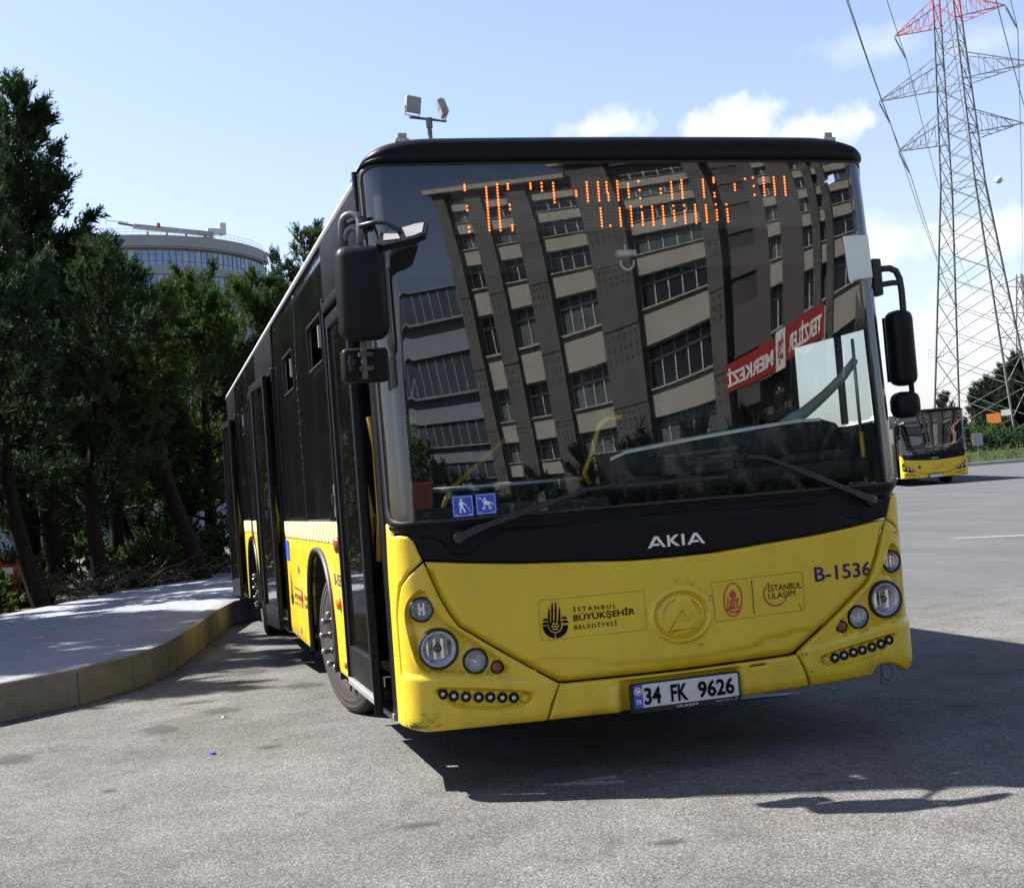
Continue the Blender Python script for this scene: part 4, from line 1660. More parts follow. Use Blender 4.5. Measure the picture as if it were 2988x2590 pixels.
# small front mirror on its own stalk
m = MB()
rot = Matrix.Rotation(R(-12), 3, 'Y') @ Matrix.Rotation(R(38), 3, 'X')
m.prism([(-.135, -.035), (-.09, .045), (.085, .062), (.13, .052), (.085, -.045), (.04, -.062), (-.11, -.062)], 0, .03, lambda p, t: Vector((-1.170, -.10, 2.475)) + rot @ Vector((p[0], p[1], t - .015)))
o = m.build('front_mirror', 'mirror_plastic', mir)
m = MB()
m.prism([(-.10, -.028), (-.078, .034), (-.02, .040), (-.03, -.045)], .0155, .019, lambda p, t: Vector((-1.170, -.10, 2.475)) + rot @ Vector((p[0], p[1], t)))
m.prism([(.0, -.045), (.01, .043), (.075, .050), (.11, .044), (.075, -.033), (.03, -.047)], .0155, .019, lambda p, t: Vector((-1.170, -.10, 2.475)) + rot @ Vector((p[0], p[1], t)))
m.build('mirror_back_plate', 'grey_light', o) if 'grey_light' in MT else None
if 'grey_light' not in MT:
    simple('grey_light', (.25, .25, .24), .4, .2, .1, 20)
    m.build('mirror_back_plate', 'grey_light', o)
m = MB()
m.tube([(-1.35, -.04, 2.535), (-1.28, -.06, 2.548), (-1.235, -.08, 2.54), (-1.19, -.09, 2.505), (-1.17, -.10, 2.48)], .011, 8)
m.build('mirror_arm', 'black_metal', mir, True)
# far side mirror
m = MB()
m.rbox((1.414, .20, 1.905), (.124, .13, .385), .045)
mr = m.build('wing_mirror', 'mirror_plastic', bus, auto=60)
m = MB()
m.box((1.418, .268, 1.905), (.11, .004, .33))
m.build('mirror_glass', 'chrome', mr)
m = MB()
m.rbox((1.410, .20, 1.615), (.14, .12, .135), .045)
m.tube([(1.455, .20, 1.66), (1.455, .20, 1.73)], .014, 8)
m.build('kerb_mirror', 'mirror_plastic', mr, auto=60)
m = MB()
m.rbox((1.325, .24, 2.275), (.055, .07, .19), .012)
m.tube([(1.335, .22, 2.315), (1.39, .20, 2.315), (1.425, .20, 2.30), (1.443, .20, 2.26), (1.448, .20, 2.20), (1.448, .20, 2.08)], .017, 10)
m.tube([(1.335, .22, 2.235), (1.40, .20, 2.24), (1.443, .20, 2.24)], .015, 10)
m.build('mirror_arm', 'black_metal', mr, auto=50)

# ------------------------------------------------------------------ bus sides
XL = -1.275


def sidef(sg):
    def f(y, z, off=0.):
        y = np.asarray(y, float)
        z = np.asarray(z, float)
        off = np.asarray(off) + 0 * y
        bow = -.012 * sst(2.2, 2.85, z)          # slight tumblehome
        tk = -.02 * sst(11.6, 12.0, y)
        return np.stack([sg * (1.275 + off + bow + tk), y, z], -1)
    return f


def side_panel(name, poly, mat, sg, offf=None, step=.06, bev=.004, thick=.03, holes=(), label=None):
    """poly in (y, z) for the door side; orientation handled by mirror"""
    fn = sidef(sg)
    o = skin(name, poly, mat, bus, offf, step, bev, thick, holes, fn=lambda y, z, off: fn(y, z, off), label=label)
    # make faces point outward
    me = o.data
    bm = bmesh.new()
    bm.from_mesh(me)
    bmesh.ops.recalc_face_normals(bm, faces=list(bm.faces))
    bm.to_mesh(me)
    bm.free()
    return o


def arch(y0, y1, zt, n=18):
    """arch opening outline from bottom front, over the top, to bottom rear"""
    c, hw = (y0 + y1) / 2, (y1 - y0) / 2
    pts = []
    for i in range(n + 1):
        t = PI * i / n
        pts.append((c - hw * math.copysign(abs(math.cos(t)) ** .8, math.cos(t)), .42 + (zt - .42) * abs(math.sin(t)) ** .75))
    return pts


ZB = .335
A1 = arch(2.30, 3.58, 1.055)
A2 = arch(8.10, 9.42, 1.055)
for sg in (-1, 1):
    doors = sg < 0
    if doors:
        side_panel('lower_panel', [(1.80, ZB), (1.80, 1.105), (5.06, 1.105), (5.06, ZB + .01)] + [(3.58, ZB)] + list(reversed(A1)) + [(2.30, ZB)], 'yellow', sg, lambda y, z: .0015 * np.sin(y * 5) * np.sin(z * 6))
        side_panel('lower_panel', [(6.86, ZB), (6.86, 1.105), (9.95, 1.105), (9.95, ZB), (9.42, ZB)] + list(reversed(A2)) + [(8.10, ZB)], 'yellow', sg)
        side_panel('lower_panel', [(11.62, ZB), (11.62, 1.105), (11.98, 1.105), (11.98, ZB)], 'yellow', sg)
        side_panel('checker_stripe', [(1.80, 1.108), (1.80, 1.238), (5.06, 1.238), (5.06, 1.108)], 'checker', sg, lambda y, z: .002 + 0 * y, bev=.002)
        side_panel('checker_stripe', [(6.86, 1.108), (6.86, 1.238), (9.95, 1.238), (9.95, 1.108)], 'checker', sg, lambda y, z: .002 + 0 * y, bev=.002)
        segs = [(1.80, 3.44), (3.46, 5.06), (6.86, 8.36), (8.38, 9.95), (11.62, 11.98)]
        hop = {0: (1.93, 2.60), 1: (3.55, 4.20), 2: (6.95, 7.45), 3: (8.62, 8.95)}
    else:
        side_panel('lower_panel', [(.32, ZB), (.32, 1.105), (11.98, 1.105), (11.98, ZB), (9.42, ZB)] + list(reversed(A2)) + [(8.10, ZB), (3.58, ZB)] + list(reversed(A1)) + [(2.30, ZB)], 'yellow', sg)
        side_panel('checker_stripe', [(.32, 1.108), (.32, 1.238), (11.98, 1.238), (11.98, 1.108)], 'checker', sg, lambda y, z: .002 + 0 * y, bev=.002)
        segs = [(1.14, 3.44), (3.46, 5.06), (5.08, 6.84), (6.86, 8.36), (8.38, 9.95), (9.97, 11.98)]
        hop = {}
    for i, (a, b) in enumerate(segs):
        holes = []
        if i in hop:
            h0, h1 = hop[i]
            holes = [[(h0, 2.19), (h0, 2.455), (h1, 2.455), (h1, 2.19)]]
        side_panel('side_window', [(a, 1.244), (a, 2.83), (b, 2.83), (b, 1.244)], 'side_glass', sg, lambda y, z: .0012 * np.sin(y * 2.3 + z) + 0 * y, .08, .004, .012, holes)
        if i in hop:
            h0, h1 = hop[i]
            m = MB()
            for (ya, za, yb, zb) in ((h0 - .012, 2.178, h1 + .012, 2.192), (h0 - .012, 2.453, h1 + .012, 2.467), (h0 - .014, 2.18, h0, 2.465), (h1, 2.18, h1 + .014, 2.465)):
                m.box((XL - .004, (ya + yb) / 2, (za + zb) / 2), (.018, yb - ya, zb - za))
            fr = m.build('hopper_frame', 'black_metal', bus)
            m = MB()
            m.box((XL + .10, (h0 + h1) / 2, 2.31), (.008, h1 - h0 - .02, .25), Matrix.Rotation(R(22), 3, 'Y'))
            m.build('hopper_pane', 'door_glass', fr)
            m = MB()
            m.box((XL - .012, h0 + .07, 2.33), (.018, .025, .13))
            m.build('hopper_catch', 'alu', fr)
    # cantrail: thin black strip and the white roof edge
    m = MB()
    prof = [(.004, 2.850), (.012, 2.862), (.006, 2.882), (-.06, 2.93), (-.16, 2.965), (-.5, 2.985), (-1.275, 2.99)]
    vs = []
    ys = [.52, 2, 4, 6, 8, 10, 11.7, 11.9, 11.98]
    for y in ys:
        k = 1 - .35 * max(0, (y - 11.6) / .38) ** 2
        vs += [(sg * (1.263 + o_), y, 2.832 + (z - 2.832) * k) for o_, z in prof]
    n = len(prof)
    fs = [(i * n + j, i * n + j + 1, (i + 1) * n + j + 1, (i + 1) * n + j) for i in range(len(ys) - 1) for j in range(n - 1)]
    m.add(vs, fs)
    m.build('roof_panel', 'roof_white', bus, auto=50)
    m = MB()
    m.rbox((sg * 1.266, 6.1, 2.838), (.014, 11.1, .014), .004)
    m.build('rain_gutter', 'black_metal', bus)
    # arch trim
    for A in (A1, A2):
        m = MB()
        pts = [(sg * 1.281, p[0], p[1]) for p in A]
        pts = [(sg * 1.281, A[0][0], ZB)] + pts + [(sg * 1.281, A[-1][0], ZB)]
        m.tube(pts, .020, 8)
        m.build('arch_trim', 'rubber', bus, True)
        m = MB()
        pp = [(A[0][0], ZB - .05)] + A + [(A[-1][0], ZB - .05)]
        vs = [(sg * 1.27, p[0], p[1]) for p in pp] + [(sg * .72, p[0], p[1]) for p in pp]
        k = len(pp)
        m.add(vs, [(i, i + 1, k + i + 1, k + i) for i in range(k - 1)] + [tuple(range(k, 2 * k))])
        m.build('wheel_well', 'matt_dark', bus)
    m = MB()
    m.rbox((sg * 1.268, 1.07, .322), (.03, 1.5, .024), .005) if sg > 0 else m.rbox((sg * 1.272, 1.06, .345), (.05, 1.42, .035), .006)
    m.build('door_sill' if sg < 0 else 'sill_rail', 'sill', bus)

# rear end
m = MB()
m.rbox((0, 11.97, 1.62), (2.50, .10, 2.5), .03)
m.build('rear_wall', 'yellow', bus, auto=50)
m = MB()
m.rbox((0, 11.2, 3.02), (2.2, 1.3, .12), .05)
m.build('roof_unit', 'roof_white', bus, auto=50)
m = MB()
m.rbox((0, 6.5, 3.05), (1.6, 2.6, .16), .06)
m.build('roof_unit', 'roof_white', bus, auto=50)
m = MB()
m.box((0, 6.1, .43), (2.46, 11.6, .05))
m.build('floor_pan', 'matt_dark', bus)
m = MB()
m.box((0, .58, 2.872), (2.44, .76, .02))  # closing slabs added under the roof to keep sun out of the bus shadow
m.box((0, .30, 2.872), (2.3, .3, .02))
m.box((0, 6.1, 2.80), (2.4, 11.4, .02))
m.box((0, 2.35, 1.62), (2.42, .03, 2.35))
m.build('bulkhead_and_sun_cap', 'matt_dark', bus)


# --- doors
def door_leaf(y0, y1, z0, z1, x, rot, lab=None, glassm='door_glass', pivot=None):
    """framed glass leaf standing at x; rot swings it about its pivot edge"""
    L = y1 - y0
    T = Matrix.Rotation(rot, 3, 'Z')
    pv = Vector((x, y0 if pivot is None else pivot, 0))

    def bx(m, ya, yb, za, zb, th, dx=0):
        m.rbox(pv + T @ (Vector((x + dx, (ya + yb) / 2, (za + zb) / 2)) - pv), (th, yb - ya, zb - za), .006, T)
    m = MB()
    fw = .055
    bx(m, y0, y0 + fw, z0, z1, .04)
    bx(m, y1 - fw, y1, z0, z1, .04)
    bx(m, y0 + fw, y1 - fw, z1 - .07, z1, .04)
    bx(m, y0 + fw, y1 - fw, z0, z0 + .16, .04)
    bx(m, y0 + fw, y1 - fw, z0 + .16, z0 + .17, .045)
    lf = m.build('door_leaf', 'mirror_plastic', bus, auto=50)
    m = MB()
    m.box(pv + T @ (Vector((x, (y0 + y1) / 2, (z0 + z1 + .1) / 2)) - pv), (.008, L - 2 * fw, z1 - z0 - .24), T)
    m.build('door_pane', glassm, lf)
    m = MB()
    m.tube([pv + T @ (Vector((x + .05, y0 + L * .25, z0 + .7)) - pv), pv + T @ (Vector((x + .07, y0 + L * .25, z0 + .9)) - pv), pv + T @ (Vector((x + .07, y0 + L * .6, z0 + 1.25)) - pv), pv + T @ (Vector((x + .05, y0 + L * .6, z0 + 1.4)) - pv)], .014, 8)
    m.build('grab_rail', 'rail_yellow', lf, True)
    return lf


# front door: one leaf shut, the slimmer one ahead of it swung half open
door_leaf(.98, 1.76, .375, 2.40, XL + .012, 0)
door_leaf(.40, .93, .355, 2.42, XL + .015, R(-10), pivot=.93)
m = MB()
m.rbox((XL + .004, 1.07, 2.455), (.05, 1.44, .06), .01)
m.rbox((XL + .010, 1.07, 2.66), (.03, 1.44, .33), .01)
m.rbox((XL + .004, 1.778, 1.44), (.05, .03, 2.15), .008)
m.rbox((XL + .010, .335, 1.60), (.05, .12, 2.50), .008)
m.build('door_frame', 'mirror_plastic', bus, auto=50)
m = MB()
m.rbox((XL - .008, 1.84, 1.36), (.02, .05, .19), .008)
h = m.build('emergency_handle', 'grey_plastic', bus)
m = MB()
m.rbox((XL - .022, 1.845, 1.37), (.02, .022, .06), .005)
m.build('handle_lever', 'black_metal', h)
# middle and rear doors stand open with their leaves folded outwards
for (a, b) in ((5.10, 6.84), (9.98, 11.60)):
    m = MB()
    m.rbox((XL + .004, (a + b) / 2, 2.475), (.05, b - a, .05), .01)
    m.rbox((XL + .008, (a + b) / 2, 2.665), (.03, b - a, .32), .01)
    m.rbox((XL + .004, a + .012, 1.42), (.05, .03, 2.15), .008)
    m.rbox((XL + .004, b - .012, 1.42), (.05, .03, 2.15), .008)
    m.build('door_frame', 'mirror_plastic', bus, auto=50)
    m = MB()
    m.box((XL + .35, (a + b) / 2, 1.45), (.02, b - a, 2.1))
    m.build('door_recess', 'matt_dark', bus)
    m = MB()
    m.rbox((XL + .03, (a + b) / 2, .36), (.10, b - a, .05), .008)
    m.build('door_step', 'sill', bus)
    door_leaf(a + .02, a + .84, .36, 2.44, XL - .075, R(3), pivot=a + .06)
    door_leaf(b - .84, b - .02, .36, 2.44, XL - .075, R(-3), pivot=b - .06)

# --- side lamps, stickers and lettering on the door side


def on_side(y0, z0, off=.004, sg=-1):
    fn = sidef(sg)

    def f(A, B):
        return fn(y0 - A, z0 + B, np.full_like(A, off))
    return f


for y, z, s_, mt, nm in ((2.02, .765, .042, 'amber', 'side_marker'), (1.87, .425, .030, 'amber', 'side_marker'), (1.94, 1.105, .050, 'brown_lens', 'side_marker'), (7.35, .58, .04, 'amber', 'side_marker'), (7.10, 1.10, .05, 'brown_lens', 'side_marker')):
    m = MB()
    m.lathe([(s_, -.002), (s_, .006), (s_ * .9, .018), (s_ * .5, .026), (.001, .028)], (XL, y, z), (-1, 0, 0), 14)
    m.build(nm, mt, bus, auto=50)
m = MB()
m.add([(XL - .004, 1.88, .985), (XL - .004, 1.815, .985), (XL - .004, 1.815, 1.10), (XL - .004, 1.88, 1.10)], [(0, 1, 2, 3)])
gs = m.build('green_sticker', 'green_print', bus)
m = MB()
m.add([(XL - .006, 5.03, .93), (XL - .006, 4.80, .93), (XL - .006, 4.80, 1.09), (XL - .006, 5.03, 1.09)], [(0, 1, 2, 3)])
m.build('blue_sticker', 'sticker_blue', bus)
fit_text('B-1536', 'navy_print', bus, on_side(2.20, .865), .34, .068, .012, 1., 'fleet_number')
fit_text('İSTANBUL', 'black_print', bus, on_side(4.62, .715), .42, .035, .01, 1.3)
fit_text('BÜYÜKŞEHİR', 'black_print', bus, on_side(4.62, .64), .58, .055, .03, 1.)
fit_text('BELEDİYESİ', 'black_print', bus, on_side(4.62, .60), .42, .03, .01, 1.2)
fit_text('İSTANBUL', 'black_print', bus, on_side(3.95, .67), .30, .045, .03, 1.)
fit_text('ULAŞIM', 'black_print', bus, on_side(3.95, .605), .25, .045, .03, 1.)
m = MB()
for x, yt in ((4.86, .80), (4.83, .86), (4.79, .86), (4.76, .80)):
    m.add([(XL - .004, x + .012, .62), (XL - .004, x + .01, yt - .05), (XL - .004, x, yt), (XL - .004, x - .01, yt - .05), (XL - .004, x - .012, .62)], [(0, 1, 2, 3, 4)])
m.add([(XL - .0045, 4.81 + .09 * math.cos(t), .66 + .08 * math.sin(t)) for t in np.linspace(PI, 2 * PI, 12)], [tuple(range(12))])
m.build('city_crest', 'black_print', bus)
m = MB()
m.add([(XL - .004, 4.12 + .045 * math.cos(t), .67 + .075 * math.sin(t)) for t in np.linspace(0, 2 * PI, 15)[:-1]], [tuple(range(14))])
m.build('oval_crest', 'red_print', bus)
for y, z in ((4.2, .88), (4.3, .42)):
    m = MB()
    m.lathe([(.030, -.002), (.030, .004), (.022, .006), (.001, .007)], (XL, y, z), (-1, 0, 0), 14)
    m.build('panel_lock', 'bolt', bus, auto=50)
m = MB()
for (a, b, c, d) in ((4.05, .93, 4.05, .87),):
    pass
for (ya, yb, za, zb) in ((6.95, 7.55, .46, .464), (6.95, 7.55, .70, .704), (6.95, 6.955, .46, .704), (7.545, 7.55, .46, .704)):
    m.box((XL - .002, (ya + yb) / 2, (za + zb) / 2), (.006, yb - ya, zb - za))
m.build('service_flap', 'brownline', bus)


# --- wheels
def wheel(cx, cy, steer, sg, proud):
    """sg -1: outer face towards -x"""
    T = Matrix.Rotation(steer, 3, 'Z')
    ax = T @ Vector((sg, 0, 0))
    c = Vector((cx, cy, .478))
    m = MB()
    prof = [(.29, -.27), (.33, -.272), (.42, -.265), (.462, -.235), (.476, -.20)]
    for g_ in (-.17, -.12, -.07):
        prof += [(.478, g_), (.478, g_ + .028), (.468, g_ + .030), (.468, g_ + .036)]
    prof += [(.478, -.03), (.470, -.008)]
    m.lathe(prof, c, ax, 56)
    wh = m.build('wheel', 'tyre', bus, auto=35)
    m = MB()
    m.lathe([(.470, -.008), (.455, .004), (.43, .010), (.425, .006), (.39, .012), (.385, .008), (.34, .010), (.31, .002), (.292, -.006)], c, ax, 56)
    m.build('tyre_wall', 'tyre_side', wh, auto=35)
    m = MB()
    m.lathe([(.292, -.006), (.285, .002), (.272, -.004), (.262, -.03), (.235, -.045), (.20, -.02 + proud * .3), (.175, proud * .6), (.150, proud * .62), (.13, proud * .60), (.105, proud * .62), (.100, proud * 1.2), (.07, proud * 1.35), (.001, proud * 1.4)], c, ax, 40)
    m.build('rim', 'rim_steel', wh, auto=35) if 'rim_steel' in MT else None
    if 'rim_steel' not in MT:
        simple('rim_steel', (.040, .026, .021), .6, .3, .3, 12, .2)
        m.build('rim', 'rim_steel', wh, auto=35)
    e1 = ax.orthogonal().normalized()
    e2 = ax.cross(e1)
    for k in range(10):
        t = 2 * PI * k / 10
        p = c + (e1 * math.cos(t) + e2 * math.sin(t)) * .168 + ax * proud * .6
        m = MB()
        m.lathe([(.019, -.01), (.019, .022), (.015, .026), (.015, .050), (.019, .052), (.021, .060), (.020, .078), (.014, .086), (.001, .087)], p, ax, 10)
        m.build('wheel_nut', 'bolt', wh, auto=40)


wheel(-1.155, 2.76, R(14), -1, .05)
wheel(1.155, 2.76, R(12), 1, .05)
wheel(-1.205, 8.78, 0, -1, .01)
wheel(1.205, 8.78, 0, 1, .01)
m = MB()
m.tube([(-1.0, 2.76, .45), (1.0, 2.76, .45)], .09, 10)
m.build('axle', 'matt_dark', bus)
m = MB()
m.tube([(-1.0, 8.78, .48), (1.0, 8.78, .48)], .12, 10)
m.build('axle', 'matt_dark', bus)
m = MB()
m.rbox((0, 5.4, .36), (1.2, 2.4, .16), .03)
m.build('fuel_tank', 'matt_dark', bus)

# --- what shows behind the windscreen
m = MB()
bz = .302
m.rbox((.09, .345, 2.700), (1.86, .07, .275), .01)
sign = m.build('destination_display', 'led_board', bus)
# unlit dot grid
vs, fs = [], []
for i in range(96):
    for j in range(14):
        x = -.795 + i * .0188
        z = 2.582 + j * .0176 + (x + .8) * .012
        b_ = len(vs)
        r_ = .0022
        vs += [(x - r_, bz + .0065, z - r_), (x + r_, bz + .0065, z - r_), (x + r_, bz + .0065, z + r_), (x - r_, bz + .0065, z + r_)]
        fs.append((b_, b_ + 1, b_ + 2, b_ + 3))
me = bpy.data.meshes.new('unlit_dots')
me.from_pydata(vs, [], fs)
link(me, 'unlit_dots', sign, 'led_off', kind='stuff')
LED = [(-0.776, 2.797, 2.772), (-0.772, 2.695, 2.676), (-0.77, 2.595, 2.574), (-0.671, 2.783, 2.579), (-0.616, 2.798, 2.577), (-0.563, 2.799, 2.775), (-0.561, 2.698, 2.677), (-0.557, 2.599, 2.576), (-0.45, 2.8, 2.776), (-0.394, 2.801, 2.765), (-0.335, 2.8, 2.707), (-0.222, 2.76, 2.737), (-0.164, 2.802, 2.71), (-0.106, 2.802, 2.712), (-0.062, 2.801, 2.754), (-0.057, 2.745, 2.714), (-0.006, 2.805, 2.713), (0.05, 2.791, 2.727), (0.106, 2.805, 2.805), (0.108, 2.76, 2.76), (0.108, 2.72, 2.72), (0.22, 2.765, 2.744), (0.278, 2.797, 2.719), (0.334, 2.807, 2.72), (0.45, 2.808, 2.721), (0.508, 2.817, 2.795), (0.507, 2.74, 2.723), (0.621, 2.783, 2.754), (0.681, 2.812, 2.81), (0.725, 2.816, 2.816), (0.726, 2.773, 2.773), (0.726, 2.728, 2.728), (0.783, 2.816, 2.725), (0.841, 2.816, 2.728), (0.9, 2.817, 2.726), (-0.103, 2.673, 2.586), (-0.06, 2.587, 2.587), (-0.004, 2.672, 2.586), (0.054, 2.679, 2.586), (0.11, 2.678, 2.678), (0.111, 2.648, 2.588), (0.167, 2.677, 2.586), (0.223, 2.678, 2.59), (0.28, 2.68, 2.68), (0.281, 2.654, 2.606), (0.337, 2.681, 2.681), (0.338, 2.653, 2.592), (0.396, 2.682, 2.593), (0.454, 2.679, 2.594), (0.509, 2.683, 2.683), (0.511, 2.654, 2.606), (0.567, 2.682, 2.682), (0.569, 2.657, 2.596)]
m = MB()
mc = MB()
for x, z1, z0 in LED:
    n = max(1, int(round((z1 - z0) / .0145)) + 1)
    for k in range(n):
        z = z0 + (z1 - z0) * k / max(1, n - 1)
        for q, r_, yy in ((m, .0058, bz + .005), (mc, .0028, bz + .0035)):
            q.add([(x + r_ * math.cos(t), yy, z + r_ * 1.1 * math.sin(t)) for t in np.linspace(0, 2 * PI, 9)[:-1]], [tuple(range(8))])
m.build('lit_dots', 'led_on', sign, kind='stuff')
mc.build('lit_dots', 'led_core', sign, kind='stuff')
m = MB()
m.box((0, .40, 2.85), (2.4, .3, .02))
m.box((0, .47, 2.62), (2.42, .03, .44))
m.build('header_panel', 'matt_dark', bus)

m = MB()
simple('dash_lit_edge', (.80, .80, .74), .6)  # pale colour standing in for light on the dark dash top
hood = [(-.09, 1.365), (-.085, 1.46), (.0, 1.49), (.39, 1.535), (.75, 1.57), (.97, 1.588), (1.10, 1.588), (1.19, 1.56), (1.235, 1.50), (1.24, 1.40)]
m.prism(hood + [(1.24, 1.15), (-.09, 1.15)], .52, .80, lambda p, t: (p[0], t, p[1]))
dash = m.build('dashboard', 'dash', bus, auto=30)
m = MB()
for a, b in zip(hood[2:6], hood[3:7]):
    m.add([(a[0], .53, a[1] + .003), (b[0], .53, b[1] + .003), (b[0], .80, b[1] + .006), (a[0], .80, a[1] + .006)], [(0, 1, 2, 3)])
for a, b in zip(hood[1:6], hood[2:7]):  # front lip: bright line of light put in as a pale strip
    m.add([(a[0], .512, a[1] - .012), (b[0], .512, b[1] - .012), (b[0], .512, b[1] + .004), (a[0], .512, a[1] + .004)], [(0, 1, 2, 3)])
m.build('dashboard_lit_top', 'dash_lit_edge', dash)
m = MB()
m.rbox((.55, .42, 1.32), (1.36, .30, .10), .03)
m.rbox((.95, .36, 1.385), (.42, .14, .06), .025)
m.rbox((-.72, .55, 1.23), (1.05, .60, .10), .02)
m.build('dashboard_shelf', 'dash', dash, auto=50)
m = MB()
m.rbox((.26, .24, 1.395), (.36, .06, .085), .01)
vb = m.build('air_vent_box', 'grey_plastic', bus)
for sx_ in (.19, .34):
    for k in range(6):
        m = MB()
        m.box((sx_, .207, 1.365 + k * .012), (.11, .006, .005))
        m.build('vent_slat', 'matt_dark', vb)
m = MB()
m.rbox((.27, .23, 1.452), (.40, .05, .022), .006, Matrix.Rotation(R(-3), 3, 'Y'))
m.build('vent_lid', 'grey_plastic', vb)
# steering wheel rim seen as a broad pale arc, hand rails
m = MB()
m.tube([(.98, .72, 1.57), (1.04, .72, 1.60), (1.12, .72, 1.635), (1.19, .72, 1.68), (1.22, .66, 1.72), (1.245, .5, 1.80), (1.25, .38, 1.87)], [.03, .034, .032, .03, .027, .024, .02], 10)
m.build('cab_rail', 'dash_top', bus, True)
m = MB()
m.tube([(-.78, 1.3, 1.28), (-.69, 1.5, 1.37), (-.32, 1.6, 1.64)], .014, 8)
m.tube([(.10, .8, 1.68), (.02, .8, 1.675), (-.03, .8, 1.64), (-.08, .8, 1.50), (-.13, .8, 1.40), (-.10, .8, 1.34)], .014, 8)
m.tube([(1.238, .35, 1.22), (1.235, .35, 1.50)], .012, 8)
m.build('grab_rail', 'rail_yellow', bus, True)
m = MB()
m.tube([(-1.0, .6, 1.37), (-.21, .6, 1.372)], .013, 8)
m.tube([(1.233, .35, 1.50), (1.225, .34, 1.98)], .009, 8)
m.build('cab_bar', 'alu', bus, True)
m = MB()
m.rbox((-1.005, .58, 1.35), (.035, .05, .11), .008)
m.build('bar_bracket', 'black_metal', bus)
# hanging camera
m = MB()
m.rbox((.02, .34, 2.455), (.10, .05, .03), .006)
m.tube([(-.02 + .075 * math.cos(0), .34, 2.44)] and [(.025 + .035 * math.cos(t), .34, 2.41 + .035 * math.sin(t)) for t in np.linspace(PI * .9, 2.1 * PI, 12)], .006, 6)
m.tube([(.02, .34, 2.47), (.02, .34, 2.50)], .006, 6)
m.build('cab_camera', 'white_paint', bus, auto=50)
# paper taped inside the glass
skin('taped_paper', [(1.088, 2.468), (1.30, 2.478), (1.305, 2.268), (1.12, 2.245), (1.112, 2.225), (1.096, 2.245)], 'paper', bus, lambda u, z: .004 + 0 * u, .02, .0005, .001)
# cab interior behind, seat
m = MB()
m.rbox((.72, 1.25, 1.55), (.48, .14, .8), .06)
m.rbox((.72, 1.0, 1.15), (.5, .5, .14), .05)
m.build('driver_seat', 'dash', bus, auto=50)
# driver side window: open view through, split by a post
sidepost = [((1.265, .555, 1.81), (.03, .035, .52)), ((1.265, .70, 2.42), (.03, .86, .80)), ((1.265, 1.10, 1.84), (.03, .09, .56)), ((1.265, .70, 1.39), (.03, .86, .30))]
for c, d in sidepost:
    m = MB()
    m.rbox(c, d, .006)
    m.build('cab_window_frame', 'matt_dark', bus)
m = MB()
m.box((1.268, .70, 1.80), (.005, .82, .52))
m.build('cab_side_window', 'clear', bus)

# pot plant on the shelf behind the glass (its own thing)
pot = empty('potted_plant', (-1.085, .50, 1.285))
tag(pot, 'small leafy green plant in a terracotta coloured pot behind the bus windscreen', 'plant')
m = MB()
m.add([(-.066, -.05, 0), (.066, -.05, 0), (.066, .05, 0), (-.066, .05, 0), (-.075, -.055, .125), (.075, -.055, .125), (.075, .055, .125), (-.075, .055, .125)], [(0, 1, 5, 4), (1, 2, 6, 5), (2, 3, 7, 6), (3, 0, 4, 7), (0, 3, 2, 1)])
m.rbox((0, 0, .120), (.158, .118, .02), .004)
m.build('planter', 'pot', pot)
rnd = random.Random(3)
vs, fs = [], []
m = MB()
for k in range(15):
    a = rnd.uniform(0, 6.28)
    tx, ty = rnd.uniform(.01, .085) * math.cos(a), rnd.uniform(.01, .05) * math.sin(a)
    h = rnd.uniform(.26, .42) * (1 - 1.5 * abs(tx))
    m.tube([(tx * .2, ty * .2, .11), (tx * .7, ty * .7, .18), (tx, ty, .11 + h * .6)], .003, 5, False)
    for j in range(34):
        f = j / 34
        z = .17 + (h - .06) * f
        cx, cy = tx * (.6 + .6 * f), ty * (.6 + .6 * f)
        b_ = rnd.uniform(0, 6.28)
        L = rnd.uniform(.030, .048) * (1 - .4 * f)
        d = Vector((math.cos(b_), math.sin(b_), rnd.uniform(-.7, .25))).normalized()
        s_ = d.cross(Vector((0, 0, 1))).normalized() * L * .27
        o_ = Vector((cx, cy, z))
        i0 = len(vs)
        vs += [o_, o_ + d * L * .5 + s_, o_ + d * L + Vector((0, 0, -.006)), o_ + d * L * .5 - s_]
        fs.append((i0, i0 + 1, i0 + 2, i0 + 3))
m.build('stems', 'twig', pot)
me = bpy.data.meshes.new('leaves')
me.from_pydata([tuple(v) for v in vs], [], fs)
link(me, 'leaves', pot, 'pot_leaf', kind='stuff')

